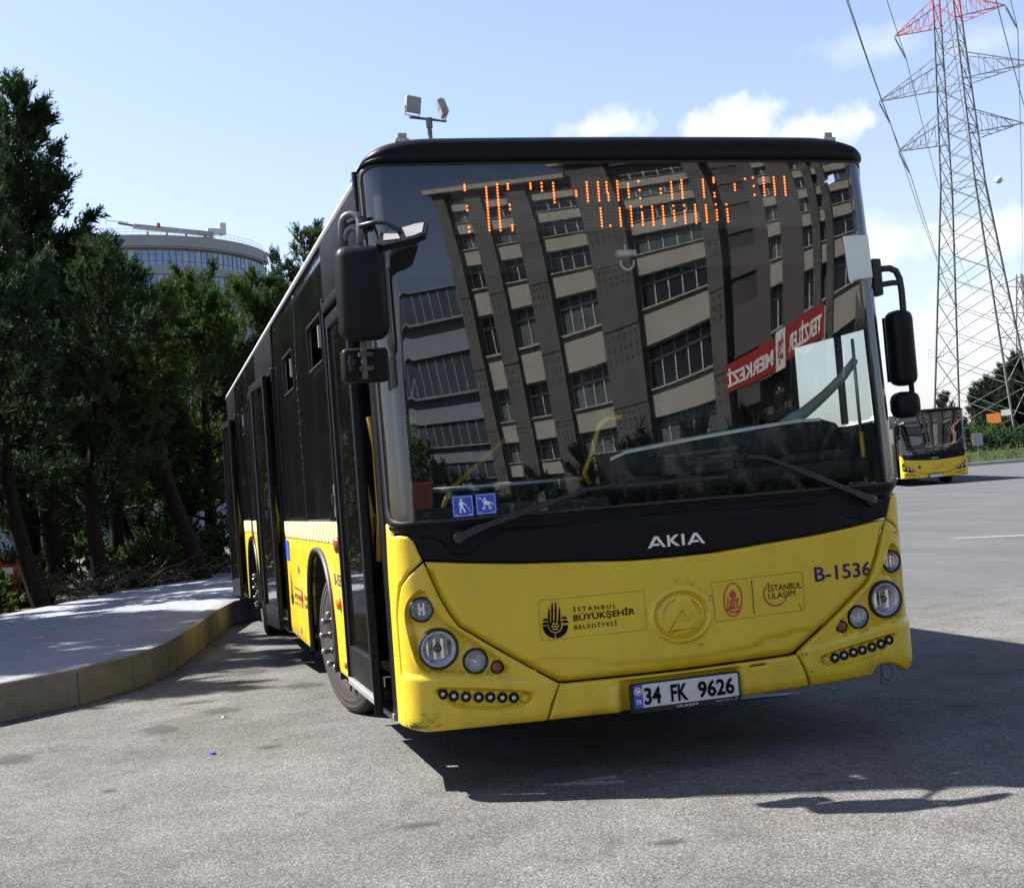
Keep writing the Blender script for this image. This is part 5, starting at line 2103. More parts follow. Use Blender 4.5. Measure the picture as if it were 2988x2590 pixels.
# ------------------------------------------------------------------ far bus: same fleet, farther across the yard
bpy.context.view_layer.update()
index_children()
skip = {'leaves', 'stems', 'planter', 'headlight', 'upper_lamp', 'fog_lamp', 'indicator_lamp', 'daytime_lamp', 'dummy_plug', 'number_plate', 'fleet_number', 'taped_paper', 'glue_mark', 'chip_mark', 'loose_wire', 'bumper_inner', 'destination_display',
        'scuff_mark', 'cab_camera', 'decal_border', 'divider', 'small_ring', 'panel_screws', 'side_marker', 'panel_lock', 'red_swoosh', 'lettering', 'crest_triangles'}
bus2 = empty('city_bus', (27.2, 38.7, float(gz(27.2, 38.7))), R(-20))
tag(bus2, 'yellow and black city bus parked far off on the right below the pylon', 'bus')
for ch in CH.get('city_bus', []):
    if ch.name.split('.')[0] not in skip:
        dup_tree(ch, bus2, skip)
for sg in (1, -1):
    for k in range(4):
        u_, z_ = sg * (-1.16 + k * .115), .70 + .0 * k - .02 * k
        o_, ex, ez, n = frame_at(u_, z_)
        m = MB()
        m.lathe([(.052, -.03), (.052, .012), (.04, .02), (.001, .022)], o_, n, 14)
        h = m.build('headlight', 'rubber', bus2, auto=40)
        m = MB()
        m.lathe([(.034, .018), (.02, .027), (.001, .029)], o_, n, 12)
        m.build('lens', 'reflector', h, True)
m = MB()
m.prism([(-.26, -.06), (.26, -.06), (.26, .06), (-.26, .06)], .01, .02, lambda p, t: plp(p[0], p[1], t))
h = m.build('number_plate', 'rubber', bus2)
m = MB()
m.prism([(-.22, -.045), (.25, -.045), (.25, .05), (-.22, .05)], .02, .024, lambda p, t: plp(p[0], p[1], t))
m.build('plate_face', 'plate_white', h)

# ------------------------------------------------------------------ floodlight mast behind the bus
mast = empty('floodlight_mast', (4.88, 25.2, 0))
tag(mast, 'slim grey steel mast with two floodlights rising behind the bus roof', 'lamp post')
m = MB()
m.tube([(0, 0, 0), (0, 0, 10.55)], [.11, .055], 12)
m.tube([(0, 0, 10.42), (0, 0, 10.66)], .08, 12)
m.build('pole', 'galv', mast, auto=40)
m = MB()
ca = Matrix.Rotation(R(-38), 3, 'Z')
c0, c1 = ca @ Vector((-.52, 0, 10.78)), ca @ Vector((.46, 0, 10.50))
m.tube([c0, c1], .035, 8)
m.build('crossarm', 'steel_dark', mast, auto=40)


def flood(c, rot, nm='floodlight'):
    m = MB()
    m.rbox(c, (.42, .12, .40), .015, rot)
    for k in range(5):
        m.box(Vector(c) + rot @ Vector((-.15 + k * .075, .085, 0)), (.012, .07, .34), rot)
    f = m.build(nm, 'grey_light', mast)
    m = MB()
    for z in (-.095, .095):
        m.box(Vector(c) + rot @ Vector((0, -.064, z)), (.36, .006, .165), rot)
    m.build('lamp_glass', 'curtain', f)
    m = MB()
    a, b = rot @ Vector((-.22, 0, -.05)), rot @ Vector((.22, 0, -.05))
    m.tube([Vector(c) + a, Vector(c) + rot @ Vector((-.2, 0, -.27)), Vector(c) + rot @ Vector((.2, 0, -.27)), Vector(c) + b], .014, 6)
    m.build('bracket', 'galv', f)


flood(ca @ Vector((-.40, -.02, 11.07)), Matrix.Rotation(R(20), 3, 'Z') @ Matrix.Rotation(R(10), 3, 'X') @ Matrix.Rotation(R(3), 3, 'Y'))
flood(ca @ Vector((.36, .0, 10.84)), Matrix.Rotation(R(-96), 3, 'Z') @ Matrix.Rotation(R(18), 3, 'X'))


# ------------------------------------------------------------------ trees
def sprays(rng, C, D, size, nleaf=14, wid=.16):
    """feathery conifer sprays: C centres (n,3), D unit directions (n,3); returns triangle soup"""
    n = len(C)
    up = np.array([0, 0, 1.])
    S = np.cross(D, up)
    S /= np.linalg.norm(S, axis=1, keepdims=True) + 1e-9
    W = np.cross(S, D)
    roll = rng.uniform(0, 6.28, n)[:, None]
    A = S * np.cos(roll) + W * np.sin(roll)
    B = -S * np.sin(roll) + W * np.cos(roll)
    t = (np.arange(nleaf) / nleaf)[None, :, None]
    size = size[:, None, None]
    side = np.where(np.arange(nleaf) % 2 == 0, 1., -1.)[None, :, None]
    alt = np.where((np.arange(nleaf) // 2) % 2 == 0, 1., 0.)[None, :, None]
    base = C[:, None, :] + D[:, None, :] * size * t
    lat = A[:, None, :] * alt + B[:, None, :] * (1 - alt)
    L = size * (.48 - .30 * t) * rng.uniform(.7, 1.3, (n, nleaf, 1))
    tip = base + (lat * side * .62 + D[:, None, :] * .9) * L + rng.normal(0, .03, (n, nleaf, 3)) * size
    wv = np.cross(tip - base, D[:, None, :] + rng.normal(0, .5, (n, nleaf, 3)))
    wv /= np.linalg.norm(wv, axis=2, keepdims=True) + 1e-9
    mid = base * .6 + tip * .4
    h = L * wid
    V = np.stack([base, mid + wv * h, tip, mid - wv * h], 2).reshape(-1, 3)
    k = n * nleaf
    F = np.arange(k * 4).reshape(-1, 4)
    return V, F


def conifer(pos, H, rad, seed, label, lean=(0, 0), mat='cypress', base=.5, group='conifers behind the pavement', trunk=None, dens=1., size=.30, shape=1.0, tr=.14, nm='conifer_tree', lush=1.0, side_open=None, parts=True):
    rng = np.random.default_rng(seed)
    root = empty(nm, pos)
    tag(root, label, 'tree', group)
    # trunk path
    zs = np.linspace(0, 1, 10)
    wob = rng.normal(0, .06, (10, 2)).cumsum(0) * .5
    path = [((lean[0] * z + wob[i, 0] * z), (lean[1] * z + wob[i, 1] * z), H * z * .97) for i, z in enumerate(zs)]
    if trunk is not None:
        tx = np.interp(zs * H, [t[2] for t in trunk], [t[0] for t in trunk])
        ty = np.interp(zs * H, [t[2] for t in trunk], [t[1] for t in trunk])
        path = [(tx[i], ty[i], H * z * .97) for i, z in enumerate(zs)]
    P = np.array(path)
    m = MB()
    m.tube([(path[0][0], path[0][1], -.4)] + path, [tr * 1.25] + [tr * (1 - .92 * z) + .012 for z in zs], 9)
    m.build('trunk', 'bark', root, True)

    def at(z):
        return np.array([np.interp(z, P[:, 2], P[:, 0]), np.interp(z, P[:, 2], P[:, 1]), z])
    nl = int(46 * dens * H / 8)
    C, D, SZ = [], [], []
    mb = MB()
    for i in range(nl):
        f = (i + rng.uniform(0, 1)) / nl
        z0 = H * (base / H + (1 - base / H) * f ** .9)
        if z0 > H * .98:
            z0 = H * .97
        a = rng.uniform(0, 2 * PI)
        env = rad * (1 - f) ** (.62 * shape) * (0.55 + .45 * min(1, f * 5 + .25)) + .10
        L = env * rng.uniform(.62, 1.12)
        o_ = at(z0)
        el = rng.uniform(.15, .7) + .5 * f
        d = np.array([math.cos(a) * math.cos(el), math.sin(a) * math.cos(el), math.sin(el)])
        bend = rng.uniform(-.15, .25)
        tip = o_ + d * L + np.array([0, 0, bend * L])
        midp = o_ + d * L * .5 + np.array([0, 0, -.06 * L])
        if L > .35:
            mb.tube([o_, midp, tip], [.028 * (1 - f) + .008, .015, .004], 4, False)
        ns = max(6, int(46 * L * dens * lush))
        s_ = rng.uniform(.22, 1.02, ns) ** .8
        base_p = np.where(s_[:, None] < .5, o_ + (midp - o_) * (s_[:, None] * 2), midp + (tip - midp) * (s_[:, None] * 2 - 1))
        spread = .30 * (L * .5 + .12) * np.sin(np.clip(s_, .1, .95) * PI)[:, None]
        c = base_p + rng.normal(0, 1, (ns, 3)) * spread * .75
        dd = d[None, :] * .9 + rng.normal(0, .42, (ns, 3)) + np.array([0, 0, .42])
        dd /= np.linalg.norm(dd, axis=1, keepdims=True)
        C.append(c)
        D.append(dd)
        SZ.append(size * rng.uniform(.6, 1.25, ns) * (1 - .25 * f))
    mb.build('limbs', 'bark', root, kind='stuff')
    C, D, SZ = np.concatenate(C), np.concatenate(D), np.concatenate(SZ)
    V, F = sprays(rng, C, D, SZ)
    me = np_mesh('crown', V, F)
    o = link(me, 'crown', root, mat)
    return root


def gzz(x, y):
    return float(gz(x, y)) * .6 + PZ - .08


def tr_local(pts, bx, by):
    return [(p[0] - bx, p[1] - by, p[2] - .27) for p in pts]


conifer((-3.85, 13.55, gzz(-3.85, 13.5)), 5.9, 1.5, 11, 'leaning conifer whose trunk stands at the pavement edge, leftmost of the near row', trunk=tr_local([(-3.85, 13.55, .27), (-4.04, 13.55, 1.0), (-4.16, 13.6, 1.7), (-4.22, 13.6, 2.3), (-4.3, 13.7, 7.2)], -3.85, 13.55), base=1.5, dens=1.15, mat='cypress', tr=.12)
conifer((-3.13, 16.0, gzz(-3.1, 16)), 5.6, 1.6, 12, 'dark conifer with a straight trunk, second from the left in the near row', trunk=tr_local([(-3.13, 16, .27), (-3.23, 16, 1.36), (-3.2, 16, 2.3), (-2.94, 16, 4), (-2.8, 16.1, 7.5)], -3.13, 16.0), base=1.2, dens=1.2, tr=.13)
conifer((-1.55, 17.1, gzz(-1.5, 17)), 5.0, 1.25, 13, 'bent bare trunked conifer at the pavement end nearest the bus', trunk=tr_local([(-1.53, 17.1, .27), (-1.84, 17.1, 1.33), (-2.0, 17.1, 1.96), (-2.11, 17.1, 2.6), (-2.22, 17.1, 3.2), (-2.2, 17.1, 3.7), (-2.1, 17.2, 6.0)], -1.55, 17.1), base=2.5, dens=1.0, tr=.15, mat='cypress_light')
conifer((-2.62, 22.0, gzz(-2.6, 22)), 5.7, 1.6, 14, 'thin leaning trunk conifer seen between the two nearer trunks', trunk=tr_local([(-2.62, 22, .3), (-2.88, 22, 1.43), (-3.12, 22, 2.2), (-3.3, 22, 2.8), (-3.6, 22, 6.5)], -2.62, 22), base=1.2, tr=.09)
conifer((-4.45, 19.0, gzz(-4.4, 19)), 9.15, 2.1, 21, 'tallest conifer with a ragged pointed top at the left edge', lean=(.25, 0), base=2, dens=1.25, shape=.9, size=.36, tr=.17)
conifer((-3.0, 20.2, gzz(-3, 20)), 6.3, 1.8, 22, 'dense dark green conifer beside the tallest one, left of the office block', lean=(.15, 0), base=1.5, dens=1.2, size=.33, tr=.14)
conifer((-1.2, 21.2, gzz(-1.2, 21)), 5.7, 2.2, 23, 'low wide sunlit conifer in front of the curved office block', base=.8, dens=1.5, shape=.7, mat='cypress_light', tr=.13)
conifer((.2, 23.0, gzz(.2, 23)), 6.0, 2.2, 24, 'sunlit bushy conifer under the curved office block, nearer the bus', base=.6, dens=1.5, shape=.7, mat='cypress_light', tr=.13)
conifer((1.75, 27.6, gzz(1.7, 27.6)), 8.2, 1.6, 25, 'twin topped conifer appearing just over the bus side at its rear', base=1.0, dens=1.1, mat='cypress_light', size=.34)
conifer((2.35, 28.4, gzz(2.3, 28)), 8.6, 1.0, 26, 'thin feathery conifer top touching the bus roof line', base=1.0, dens=.9, mat='cypress', size=.34)
conifer((.9, 24.6, gzz(.9, 24)), 7.0, 1.5, 27, 'green conifer directly behind the rear top corner of the bus', base=.6, dens=1.1, mat='cypress')
conifer((-6.0, 17.0, gzz(-6, 17)), 8.0, 1.9, 28, 'broad conifer mostly outside the left edge of the view', base=1.0, dens=1.1, size=.34)
conifer((-4.6, 25.0, gzz(-4.6, 25)), 7.0, 2.2, 29, 'shaded conifer filling the gap deep behind the near row on the left', base=.5, dens=1.1, size=.40)
conifer((-4.0, 18.2, gzz(-4, 18)), 6.2, 1.9, 31, 'dense conifer filling the space right under the tallest one', base=.8, dens=1.2, size=.32)
conifer((-1.9, 26.5, gzz(-1.9, 26)), 6.0, 2.2, 30, 'shaded conifer filling the gap deep behind the near row in the middle', base=.3, dens=1.1, size=.40)


for i_, (x_, y_, h_, r_, lb_) in enumerate([(-6.2, 10.9, 7.0, 1.7, 'conifer just outside the left edge shading the pavement, nearest the kerb bend'), (-8.0, 8.2, 7.6, 1.8, 'conifer beside the pavement well left of the view'), (-10.0, 6.6, 7.6, 1.9, 'conifer farthest to the left along the pavement'),
                                            (-7.9, 12.6, 7.4, 1.8, 'conifer in the second row left of the view'), (-7.0, 9.7, 8.4, 1.8, 'taller conifer beside the pavement left of the view'), (-9.0, 9.4, 9.0, 2.0, 'tallest conifer in the second row left of the view')]):
    conifer((x_, y_, gzz(x_, y_)), h_, r_ * 1.15, 120 + i_, lb_, base=.7, dens=1.15, size=.36)


# undergrowth: shrubs and fallen dry branches along the pavement
def shrub(x, y, w_, h, seed, label, mat='shrub'):
    rng = np.random.default_rng(seed)
    root = empty('shrub', (x, y, gzz(x, y) - .05))
    tag(root, label, 'shrub', 'shrubs along the pavement edge')
    n = int(330 * w_ * h)
    C = rng.normal(0, 1, (n, 3))
    C /= np.linalg.norm(C, axis=1, keepdims=True)
    C *= rng.uniform(.45, 1, (n, 1)) ** .5
    C[:, 2] = np.abs(C[:, 2])
    D = C * .8 + rng.normal(0, .4, (n, 3)) + np.array([0, 0, .3])
    D /= np.linalg.norm(D, axis=1, keepdims=True)
    C *= np.array([w_, w_ * .8, h])
    V, F = sprays(rng, C, D, rng.uniform(.16, .34, n), 12, .3)
    link(np_mesh('foliage', V, F), 'foliage', root, mat)
    m = MB()
    for k in range(7):
        a = k * .9 + seed
        m.tube([(0, 0, 0), (w_ * .5 * math.cos(a), w_ * .4 * math.sin(a), h * .5), (w_ * .8 * math.cos(a), w_ * .65 * math.sin(a), h * .85)], [.02, .012, .004], 5, False)
    m.build('stems', 'twig', root)


shrub(-5.0, 13.6, .75, .55, 41, 'green shrub at the far left edge in front of the red box')
shrub(-4.5, 15.0, .7, .8, 42, 'bright leafed shrub right of the red box', 'cypress_light')
shrub(-2.4, 17.6, .7, .7, 43, 'dark shrub between the two middle trunks')
shrub(-1.0, 19.2, .8, 1.0, 44, 'sunlit shrub behind the bent trunk beside the bus rear', 'cypress_light')
shrub(.2, 21.4, .9, 1.4, 45, 'leafy shrub next to the rear door of the bus')
shrub(-3.6, 19.0, 1.0, .9, 46, 'dark shrub behind the leftmost near trunk')
shrub(-2.0, 20.6, 1.0, 1.1, 47, 'dark shrub far back between the trunks')
rnd = random.Random(12)
m = MB()
for k in range(210):
    f = rnd.random()
    bx, by = -4.2 + 3.0 * f + rnd.uniform(-.15, .3), 13.9 + 3.6 * f + rnd.uniform(-.1, 1.2)
    a = rnd.uniform(0, 6.28)
    L = rnd.uniform(.25, .8)
    z = gzz(bx, by) + .02
    d = Vector((math.cos(a), math.sin(a), rnd.uniform(-.05, .5)))
    p = Vector((bx, by, z + rnd.uniform(0, .22)))
    q = p + d * L * .5 + Vector((rnd.uniform(-.06, .06), rnd.uniform(-.06, .06), rnd.uniform(0, .08)))
    m.tube([p, q, q + d * L * .5 + Vector((0, 0, rnd.uniform(-.12, .05)))], [.011, .007, .003], 4, False)
tag(m.build('fallen_twigs', 'twig', None), 'heap of dry fallen branches under the trees', 'branches', kind='stuff')

rnd = random.Random(31)
m = MB()
for k in range(420):
    i_ = rnd.randrange(2, len(KERB) - 3)
    t_ = rnd.random()
    bx = KERB[i_][0] + (KERB[i_ + 1][0] - KERB[i_][0]) * t_
    by = KERB[i_][1] + (KERB[i_ + 1][1] - KERB[i_][1]) * t_
    if rnd.random() < .6:
        o_ = abs(rnd.gauss(0, .10)) + .01
        x_, y_, z_ = bx + o_ * .8, by - o_ * .6, .006
    else:
        o_ = rnd.uniform(.1, 3.2)
        x_, y_, z_ = bx - o_ * .85, by + o_ * .5, PZ + .003
    s_ = rnd.uniform(.006, .018)
    a_ = rnd.uniform(0, 6.28)
    c_, d_ = math.cos(a_) * s_, math.sin(a_) * s_
    m.add([(x_ - c_, y_ - d_, z_), (x_ + d_ * .4, y_ - c_ * .4, z_ + s_ * .4), (x_ + c_, y_ + d_, z_ + .002), (x_ - d_ * .4, y_ + c_ * .4, z_)], [(0, 1, 2, 3)])
tag(m.build('leaf_litter', 'twig', None), 'scattered dry needles and leaf bits on the pavement and along the kerb', 'leaf litter', kind='stuff')

# rounded red box standing in for the red car behind the shrubs
red_box = empty('red_stand_in', (-4.85, 15.0, gzz(-5, 15.3)), R(20))
tag(red_box, 'rounded red box with a small white sticker, standing in for a red car at the left edge', 'container')
m = MB()
m.rbox((0, 0, .36), (1.15, .8, .74), .14)
m.build('body', 'red', red_box, auto=50)
m = MB()
m.rbox((0, 0, .735), (.8, .55, .05), .02)
m.tube([(-.25, 0, .76), (-.25, 0, .84), (.25, 0, .84), (.25, 0, .76)], .02, 6)
m.build('lid', 'red', red_box, auto=50)
m = MB()
m.box((.34, -.404, .56), (.14, .008, .10))
m.build('sticker', 'white_print', red_box)

# pale low building glimpsed through the gaps of the trees
lb = empty('low_building', (-2.5, 45, 0), R(-8))
tag(lb, 'pale grey low building glimpsed through gaps between the tree trunks', 'building')
m = MB()
m.box((0, 3, 2.3), (22, 6, 5.4))
m.build('wall', 'bluewall', lb)
m = MB()
m.box((0, 3, 5.1), (22.6, 6.6, .25))
m.build('roof', 'conc_far', lb)
for k in range(7):
    m = MB()
    m.box((-9 + k * 3, -.03, 2.6), (1.6, .08, 1.5))
    f = m.build('window', 'white_paint', lb)
    m = MB()
    m.box((-9 + k * 3, -.08, 2.6), (1.4, .03, 1.3))
    m.build('pane', 'darkwin', f)

# ------------------------------------------------------------------ curved office block
OC = Vector((-4.0, 224.0, 0))
office = empty('office_building', OC)
tag(office, 'curved glass office block with concrete bands rising behind the trees', 'building')
OR = 24.0


def opt(a, r_, z):
    return (r_ * math.sin(a), -r_ * math.cos(a), z)


A0, A1_ = R(-60), R(75)
NB_ = 53
angs = [A0 + (A1_ - A0) * i / NB_ for i in range(NB_ + 1)]
TOPZ = 45.3
lvl = [TOPZ - 2.3 - 3.75 * k for k in range(12)]


def band(m, z0, z1, r0, r1):
    k = len(angs)
    vs = [opt(a, r_, z) for a in angs for (r_, z) in ((r0, z0), (r1, z0), (r1, z1), (r0, z1))]
    fs = []
    for i in range(k - 1):
        for j in range(4):
            fs.append((i * 4 + j, i * 4 + (j + 1) % 4, (i + 1) * 4 + (j + 1) % 4, (i + 1) * 4 + j))
    fs += [(0, 1, 2, 3), tuple((k - 1) * 4 + j for j in (3, 2, 1, 0))]
    m.add(vs, fs)


m = MB()
band(m, TOPZ - 1.7, TOPZ, OR - .4, OR + .35)
m.build('parapet', 'off_slab', office, auto=30)
for z in lvl[:10]:
    m = MB()
    band(m, z - 3.2 - .55, z - 3.2 + .75, OR - .5, OR + .12)
    m.build('floor_slab', 'off_slab', office, auto=30)
m = MB()
band(m, TOPZ - 1.95, TOPZ - 1.7, OR - .4, OR + .1)
m.build('floor_slab', 'off_slab', office, auto=30)
m = MB()
k = len(angs)
vs = [opt(a, OR - .55, z) for a in angs for z in (0, TOPZ - .5)]
m.add(vs, [(2 * i, 2 * i + 2, 2 * i + 3, 2 * i + 1) for i in range(k - 1)])
m.add([opt(a, OR - .45, TOPZ - .7) for a in angs] + [(0, 0, TOPZ - .7)], [tuple(range(k + 1))])
m.add([opt(A0, OR - .5, 0), opt(A1_, OR - .5, 0), opt(A1_, OR - .5, TOPZ - .6), opt(A0, OR - .5, TOPZ - .6)], [(0, 1, 2, 3)])
m.build('core_wall', 'off_slab', office, auto=30)
rnd = random.Random(8)
da = (A1_ - A0) / NB_
wpan = OR * da
pm = MB()
pm.box((0, 0, 0), (wpan - .10, .05, 2.36))
pmesh = pm.mesh('window_pane')
pmesh.materials.append(MT['off_glass'])
pmesh2 = pmesh.copy()
pmesh2.materials.clear()
pmesh2.materials.append(MT['off_glass2'])
tm = MB()
tm.box((0, 0, 0), (wpan - .1, .08, .05))
mull = MB()
cnt = 0
rest = MB()
for li, z in enumerate(lvl[:10]):
    for i in range(NB_):
        a = (angs[i] + angs[i + 1]) / 2
        vis = li < 4 and R(-20) < a < R(66)
        zc = z - 1.28
        if vis and cnt < 290:
            cnt += 1
            o = bpy.data.objects.new('window_pane', pmesh2 if rnd.random() < .3 else pmesh)
            col.objects.link(o)
            o.parent = office
            o.location = opt(a, OR - .08, zc)
            o.rotation_euler = (R(rnd.uniform(-.6, .6)), 0, a + R(rnd.uniform(-.8, .8)))
        else:
            rest.box(opt(a, OR - .08, zc), (wpan - .1, .05, 2.36), Matrix.Rotation(a, 3, 'Z'))
        mull.box(opt(angs[i], OR - .04, zc), (.07, .12, 2.44), Matrix.Rotation(angs[i], 3, 'Z'))
    band(mull, z - 1.75, z - 1.68, OR - .12, OR + .0)
rest.build('window_panes', 'off_glass', office, kind='stuff')
mull.build('mullions', 'steel_dark', office, kind='stuff')
m = MB()
for z in (TOPZ + .55, TOPZ + 1.1):
    m.tube([opt(a, OR - .2, z) for a in angs[10:53]], .035, 4, False)
for a in angs[10:53]:
    m.tube([opt(a, OR - .2, TOPZ), opt(a, OR - .2, TOPZ + 1.15)], .04, 4, False)
m.build('roof_railing', 'white_paint', office)
# window cleaning crane lying along the roof edge
cr = empty('roof_crane', OC + Vector((5.2, -21.8, TOPZ)), R(12))
tag(cr, 'long grey window cleaning crane lying on the roof of the office block', 'crane')
m = MB()
m.rbox((2.6, 0, 1.15), (12.5, .9, .75), .1, Matrix.Rotation(R(4.5), 3, 'Y'))
m.build('boom', 'grey_light', cr)
m = MB()
m.rbox((-4.6, 0, 1.9), (2.6, .35, .3), .05, Matrix.Rotation(R(8), 3, 'Y'))
m.tube([(-5.9, 0, 2.35), (-7.6, 0, 2.45), (-7.7, 0, 2.0)], .06, 5)
m.tube([(-5.9, 0, 2.35), (-4.3, 0, 2.2)], .06, 5)
m.build('jib', 'steel_dark', cr)
m = MB()
m.rbox((9.2, .2, 1.15), (2.6, 1.1, 1.0), .1)
m.rbox((10.4, .2, 1.6), (1.0, 1.2, 1.9), .08)
m.build('counterweight', 'white_paint', cr)
m = MB()
for x in (-1.5, 1.5, 4.5, 7.5):
    m.box((x, 0, .4), (.2, .7, .9))
m.box((3, 0, .15), (12, .3, .12))
m.build('track_frame', 'steel_dark', cr)
m = MB()
m.rbox((.2, -.3, 1.7), (.5, .4, 1.0), .05)
m.build('winch', 'red_print', cr)


# ------------------------------------------------------------------ pylon
pyl = empty('power_pylon', (69.3, 93.7, 0))
tag(pyl, 'tall lattice power pylon with three pairs of arms and a red top, on the right', 'pylon')
AX = Vector((.60, -.80, 0)).normalized()      # along the cross arms
AY = Vector((.80, .60, 0))
TILT = .985


def pp(a, b, z):
    return AX * a + AY * b + Vector((0, 0, z)) + AX * 0


def hw(z):
    return np.interp(z, [0, 1.2, 25.5, 30, 41, 44], [3.75, 3.65, 1.5, 1.3, .92, .85])


ub = MB()
ub.box((0, 0, .5), (1, 1, 1))
UB = ub.mesh('bar')


def bar(p, q, t, mat, name, parent):
    key = 'bar_' + mat
    if key not in bpy.data.meshes:
        me = UB.copy()
        me.name = key
        me.materials.append(MT[mat])
    d = q - p
    o = bpy.data.objects.new(name, bpy.data.meshes[key])
    col.objects.link(o)
    o.parent = parent
    o.rotation_mode = 'QUATERNION'
    o.rotation_quaternion = d.to_track_quat('Z', 'Y')
    o.location = p
    o.scale = (t, t, d.length)
    return o


corners = [(-1, -1), (1, -1), (1, 1), (-1, 1)]
zl = [1.0, 4.2, 7.2, 10.0, 12.6, 15.1, 17.4, 19.6, 21.7, 23.7, 25.5, 27.2, 28.8, 30.6, 32.4, 34.2, 36.2, 38.2, 40.2, 42.0]
for (cx, cy) in corners:
    for i, (a, b) in enumerate(((.3, 25.5), (25.5, 40.0), (40.0, 43.2))):
        bar(pp(cx * hw(a), cy * hw(a), a), pp(cx * hw(b), cy * hw(b), b), (.15, .13, .12)[i], 'galv' if i < 2 else 'red_steel', 'leg', pyl)
for i, (a, b) in enumerate(zip(zl[:-1], zl[1:])):
    mt = 'red_steel' if a > 39.5 else 'galv'
    for k in range(4):
        c0, c1 = corners[k], corners[(k + 1) % 4]
        for (s_, e_) in ((c0, c1), (c1, c0)):
            bar(pp(s_[0] * hw(a), s_[1] * hw(a), a), pp(e_[0] * hw(b), e_[1] * hw(b), b), .055, mt, 'brace', pyl)
            if i < 11:
                mz = (a + b) / 2
                pass
        if i in (0, 10, 13, 15, 17):
            bar(pp(c0[0] * hw(a), c0[1] * hw(a), a), pp(c1[0] * hw(a), c1[1] * hw(a), a), .06, mt, 'brace', pyl)
TIPS = []
for zb, zt, reach, mt in ((29.6, 32.0, 5.6, 'galv'), (34.6, 37.1, 7.0, 'galv'), (40.2, 42.4, 5.0, 'red_steel')):
    for s_ in (-1, 1):
        tip = pp(s_ * reach, 0, zb + .15)
        arm = empty('cross_arm', (0, 0, 0))
        arm.parent = pyl
        for cy in (-1, 1):
            b0, t0 = pp(s_ * hw(zb), cy * hw(zb), zb), pp(s_ * hw(zt), cy * hw(zt), zt)
            bar(b0, tip, .08, mt, 'chord', arm)
            bar(t0, tip, .075, mt, 'chord', arm)
            for f0, f1 in ((.0, .25), (.25, .45), (.45, .62), (.62, .78)):
                lo0, lo1 = b0.lerp(tip, f0), b0.lerp(tip, f1)
                hi0, hi1 = t0.lerp(tip, f0), t0.lerp(tip, f1)
                bar(hi0, lo1, .038, mt, 'lacing', arm)
                bar(lo1, hi1, .034, mt, 'lacing', arm)
        for f0, f1 in ((.0, .3), (.3, .55), (.55, .8)):
            p, q = pp(s_ * hw(zb), -hw(zb), zb).lerp(tip, f0), pp(s_ * hw(zb), hw(zb), zb).lerp(tip, f1)
            bar(p, q, .038, mt, 'lacing', arm)
        TIPS.append((tip, s_))
# warning plates on the legs
m = MB()
c = pp(2.0, -4.0, 4.3)
m.box(c, (1.15, .05, .85), Matrix.Rotation(R(-40), 3, 'Z'))
m.build('warning_plate', 'orange_sign', pyl)
m = MB()
m.box(pp(3.1, -4.1, 4.7), (.8, .05, .5), Matrix.Rotation(R(-40), 3, 'Z'))
m.build('white_plate', 'white_paint', pyl)
m = MB()
m.box(pp(-3.85, -3.9, 4.6), (.5, .05, .4), Matrix.Rotation(R(-40), 3, 'Z'))
m.build('warning_plate', 'orange_sign', pyl)
# barbed anti-climb ring
m = MB()
rnd = random.Random(5)
for (cx, cy) in corners:
    for k in range(3):
        z = 10.2 + .35 * k
        cc = pp(cx * hw(z), cy * hw(z), z)
        m.tube([cc + Vector((.7 * math.cos(t), .7 * math.sin(t), .12 * math.sin(5 * t + k))) for t in np.linspace(0, 2 * PI, 14)], .012, 4, False)
m.build('barbed_wire', 'galv', pyl)

# insulators and conductors: one string and one cable per arm, cables run from overhead to the next pylon
P0 = Vector((69.3, 93.7, 0))
DIRN = Vector((-38.5, -47.0, 0)).normalized()
NEXT = Vector((190.0, 252.0, 2))
names = ['lower left', 'lower right', 'middle left', 'middle right', 'upper left', 'upper right']
for i, (tip, s_) in enumerate(TIPS):
    tw = P0 + tip
    for dr, nmn, dst, dz in ((1, 'toward the next pylon', NEXT - P0, 0), (-1, 'overhead toward the camera', Vector((-60, -92, 0)), 0)):
        pass
    b_ = tw + Vector((.95, -.2, -2.25))
    root = empty('insulator_string', tw)
    tag(root, 'dark insulator string hanging from the %s arm of the pylon' % names[i], 'insulator', 'insulator strings on the pylon')
    m = MB()
    prof = []
    for k in range(13):
        prof += [(.05, .25 + k * .15), (.14, .28 + k * .15), (.05, .33 + k * .15)]
    m.lathe([(.03, 0)] + prof + [(.03, 2.4)], (0, 0, 0), (b_ - tw), 8)
    m.build('discs', 'insul', root)
    far_end = NEXT + AX * (s_ * (5.9, 7.3, 5.3)[i // 2]) + Vector((0, 0, tip.z - 3 + 0))
    near_end = b_ + (Vector((-2.2927, -5.5685, 0)) - Vector((b_.x, b_.y, 0))) * .62 + Vector((-5.5 + (3 if s_ > 0 else 0), 3, 13 + 0))
    m = MB()
    pts = []
    for t in np.linspace(0, 1, 20):
        p = b_.lerp(near_end, t)
        p.z -= 4 * 2.0 * t * (1 - t)
        pts.append(p)
    m.tube(pts, .032, 5, False)
    pts = []
    for t in np.linspace(0, 1, 24):
        p = b_.lerp(far_end, t)
        p.z -= 4 * 4.2 * t * (1 - t)
        pts.append(p)
    m.tube(pts, .035, 5, False)
    o = m.build('power_cable', 'cable', None)
    tag(o, 'thin overhead power cable held by the %s arm of the pylon' % names[i], 'cable', 'power cables')
top = P0 + Vector((0, 0, 43.3))
m = MB()
bar_top = pp(0, 0, 43.2)
pts = []
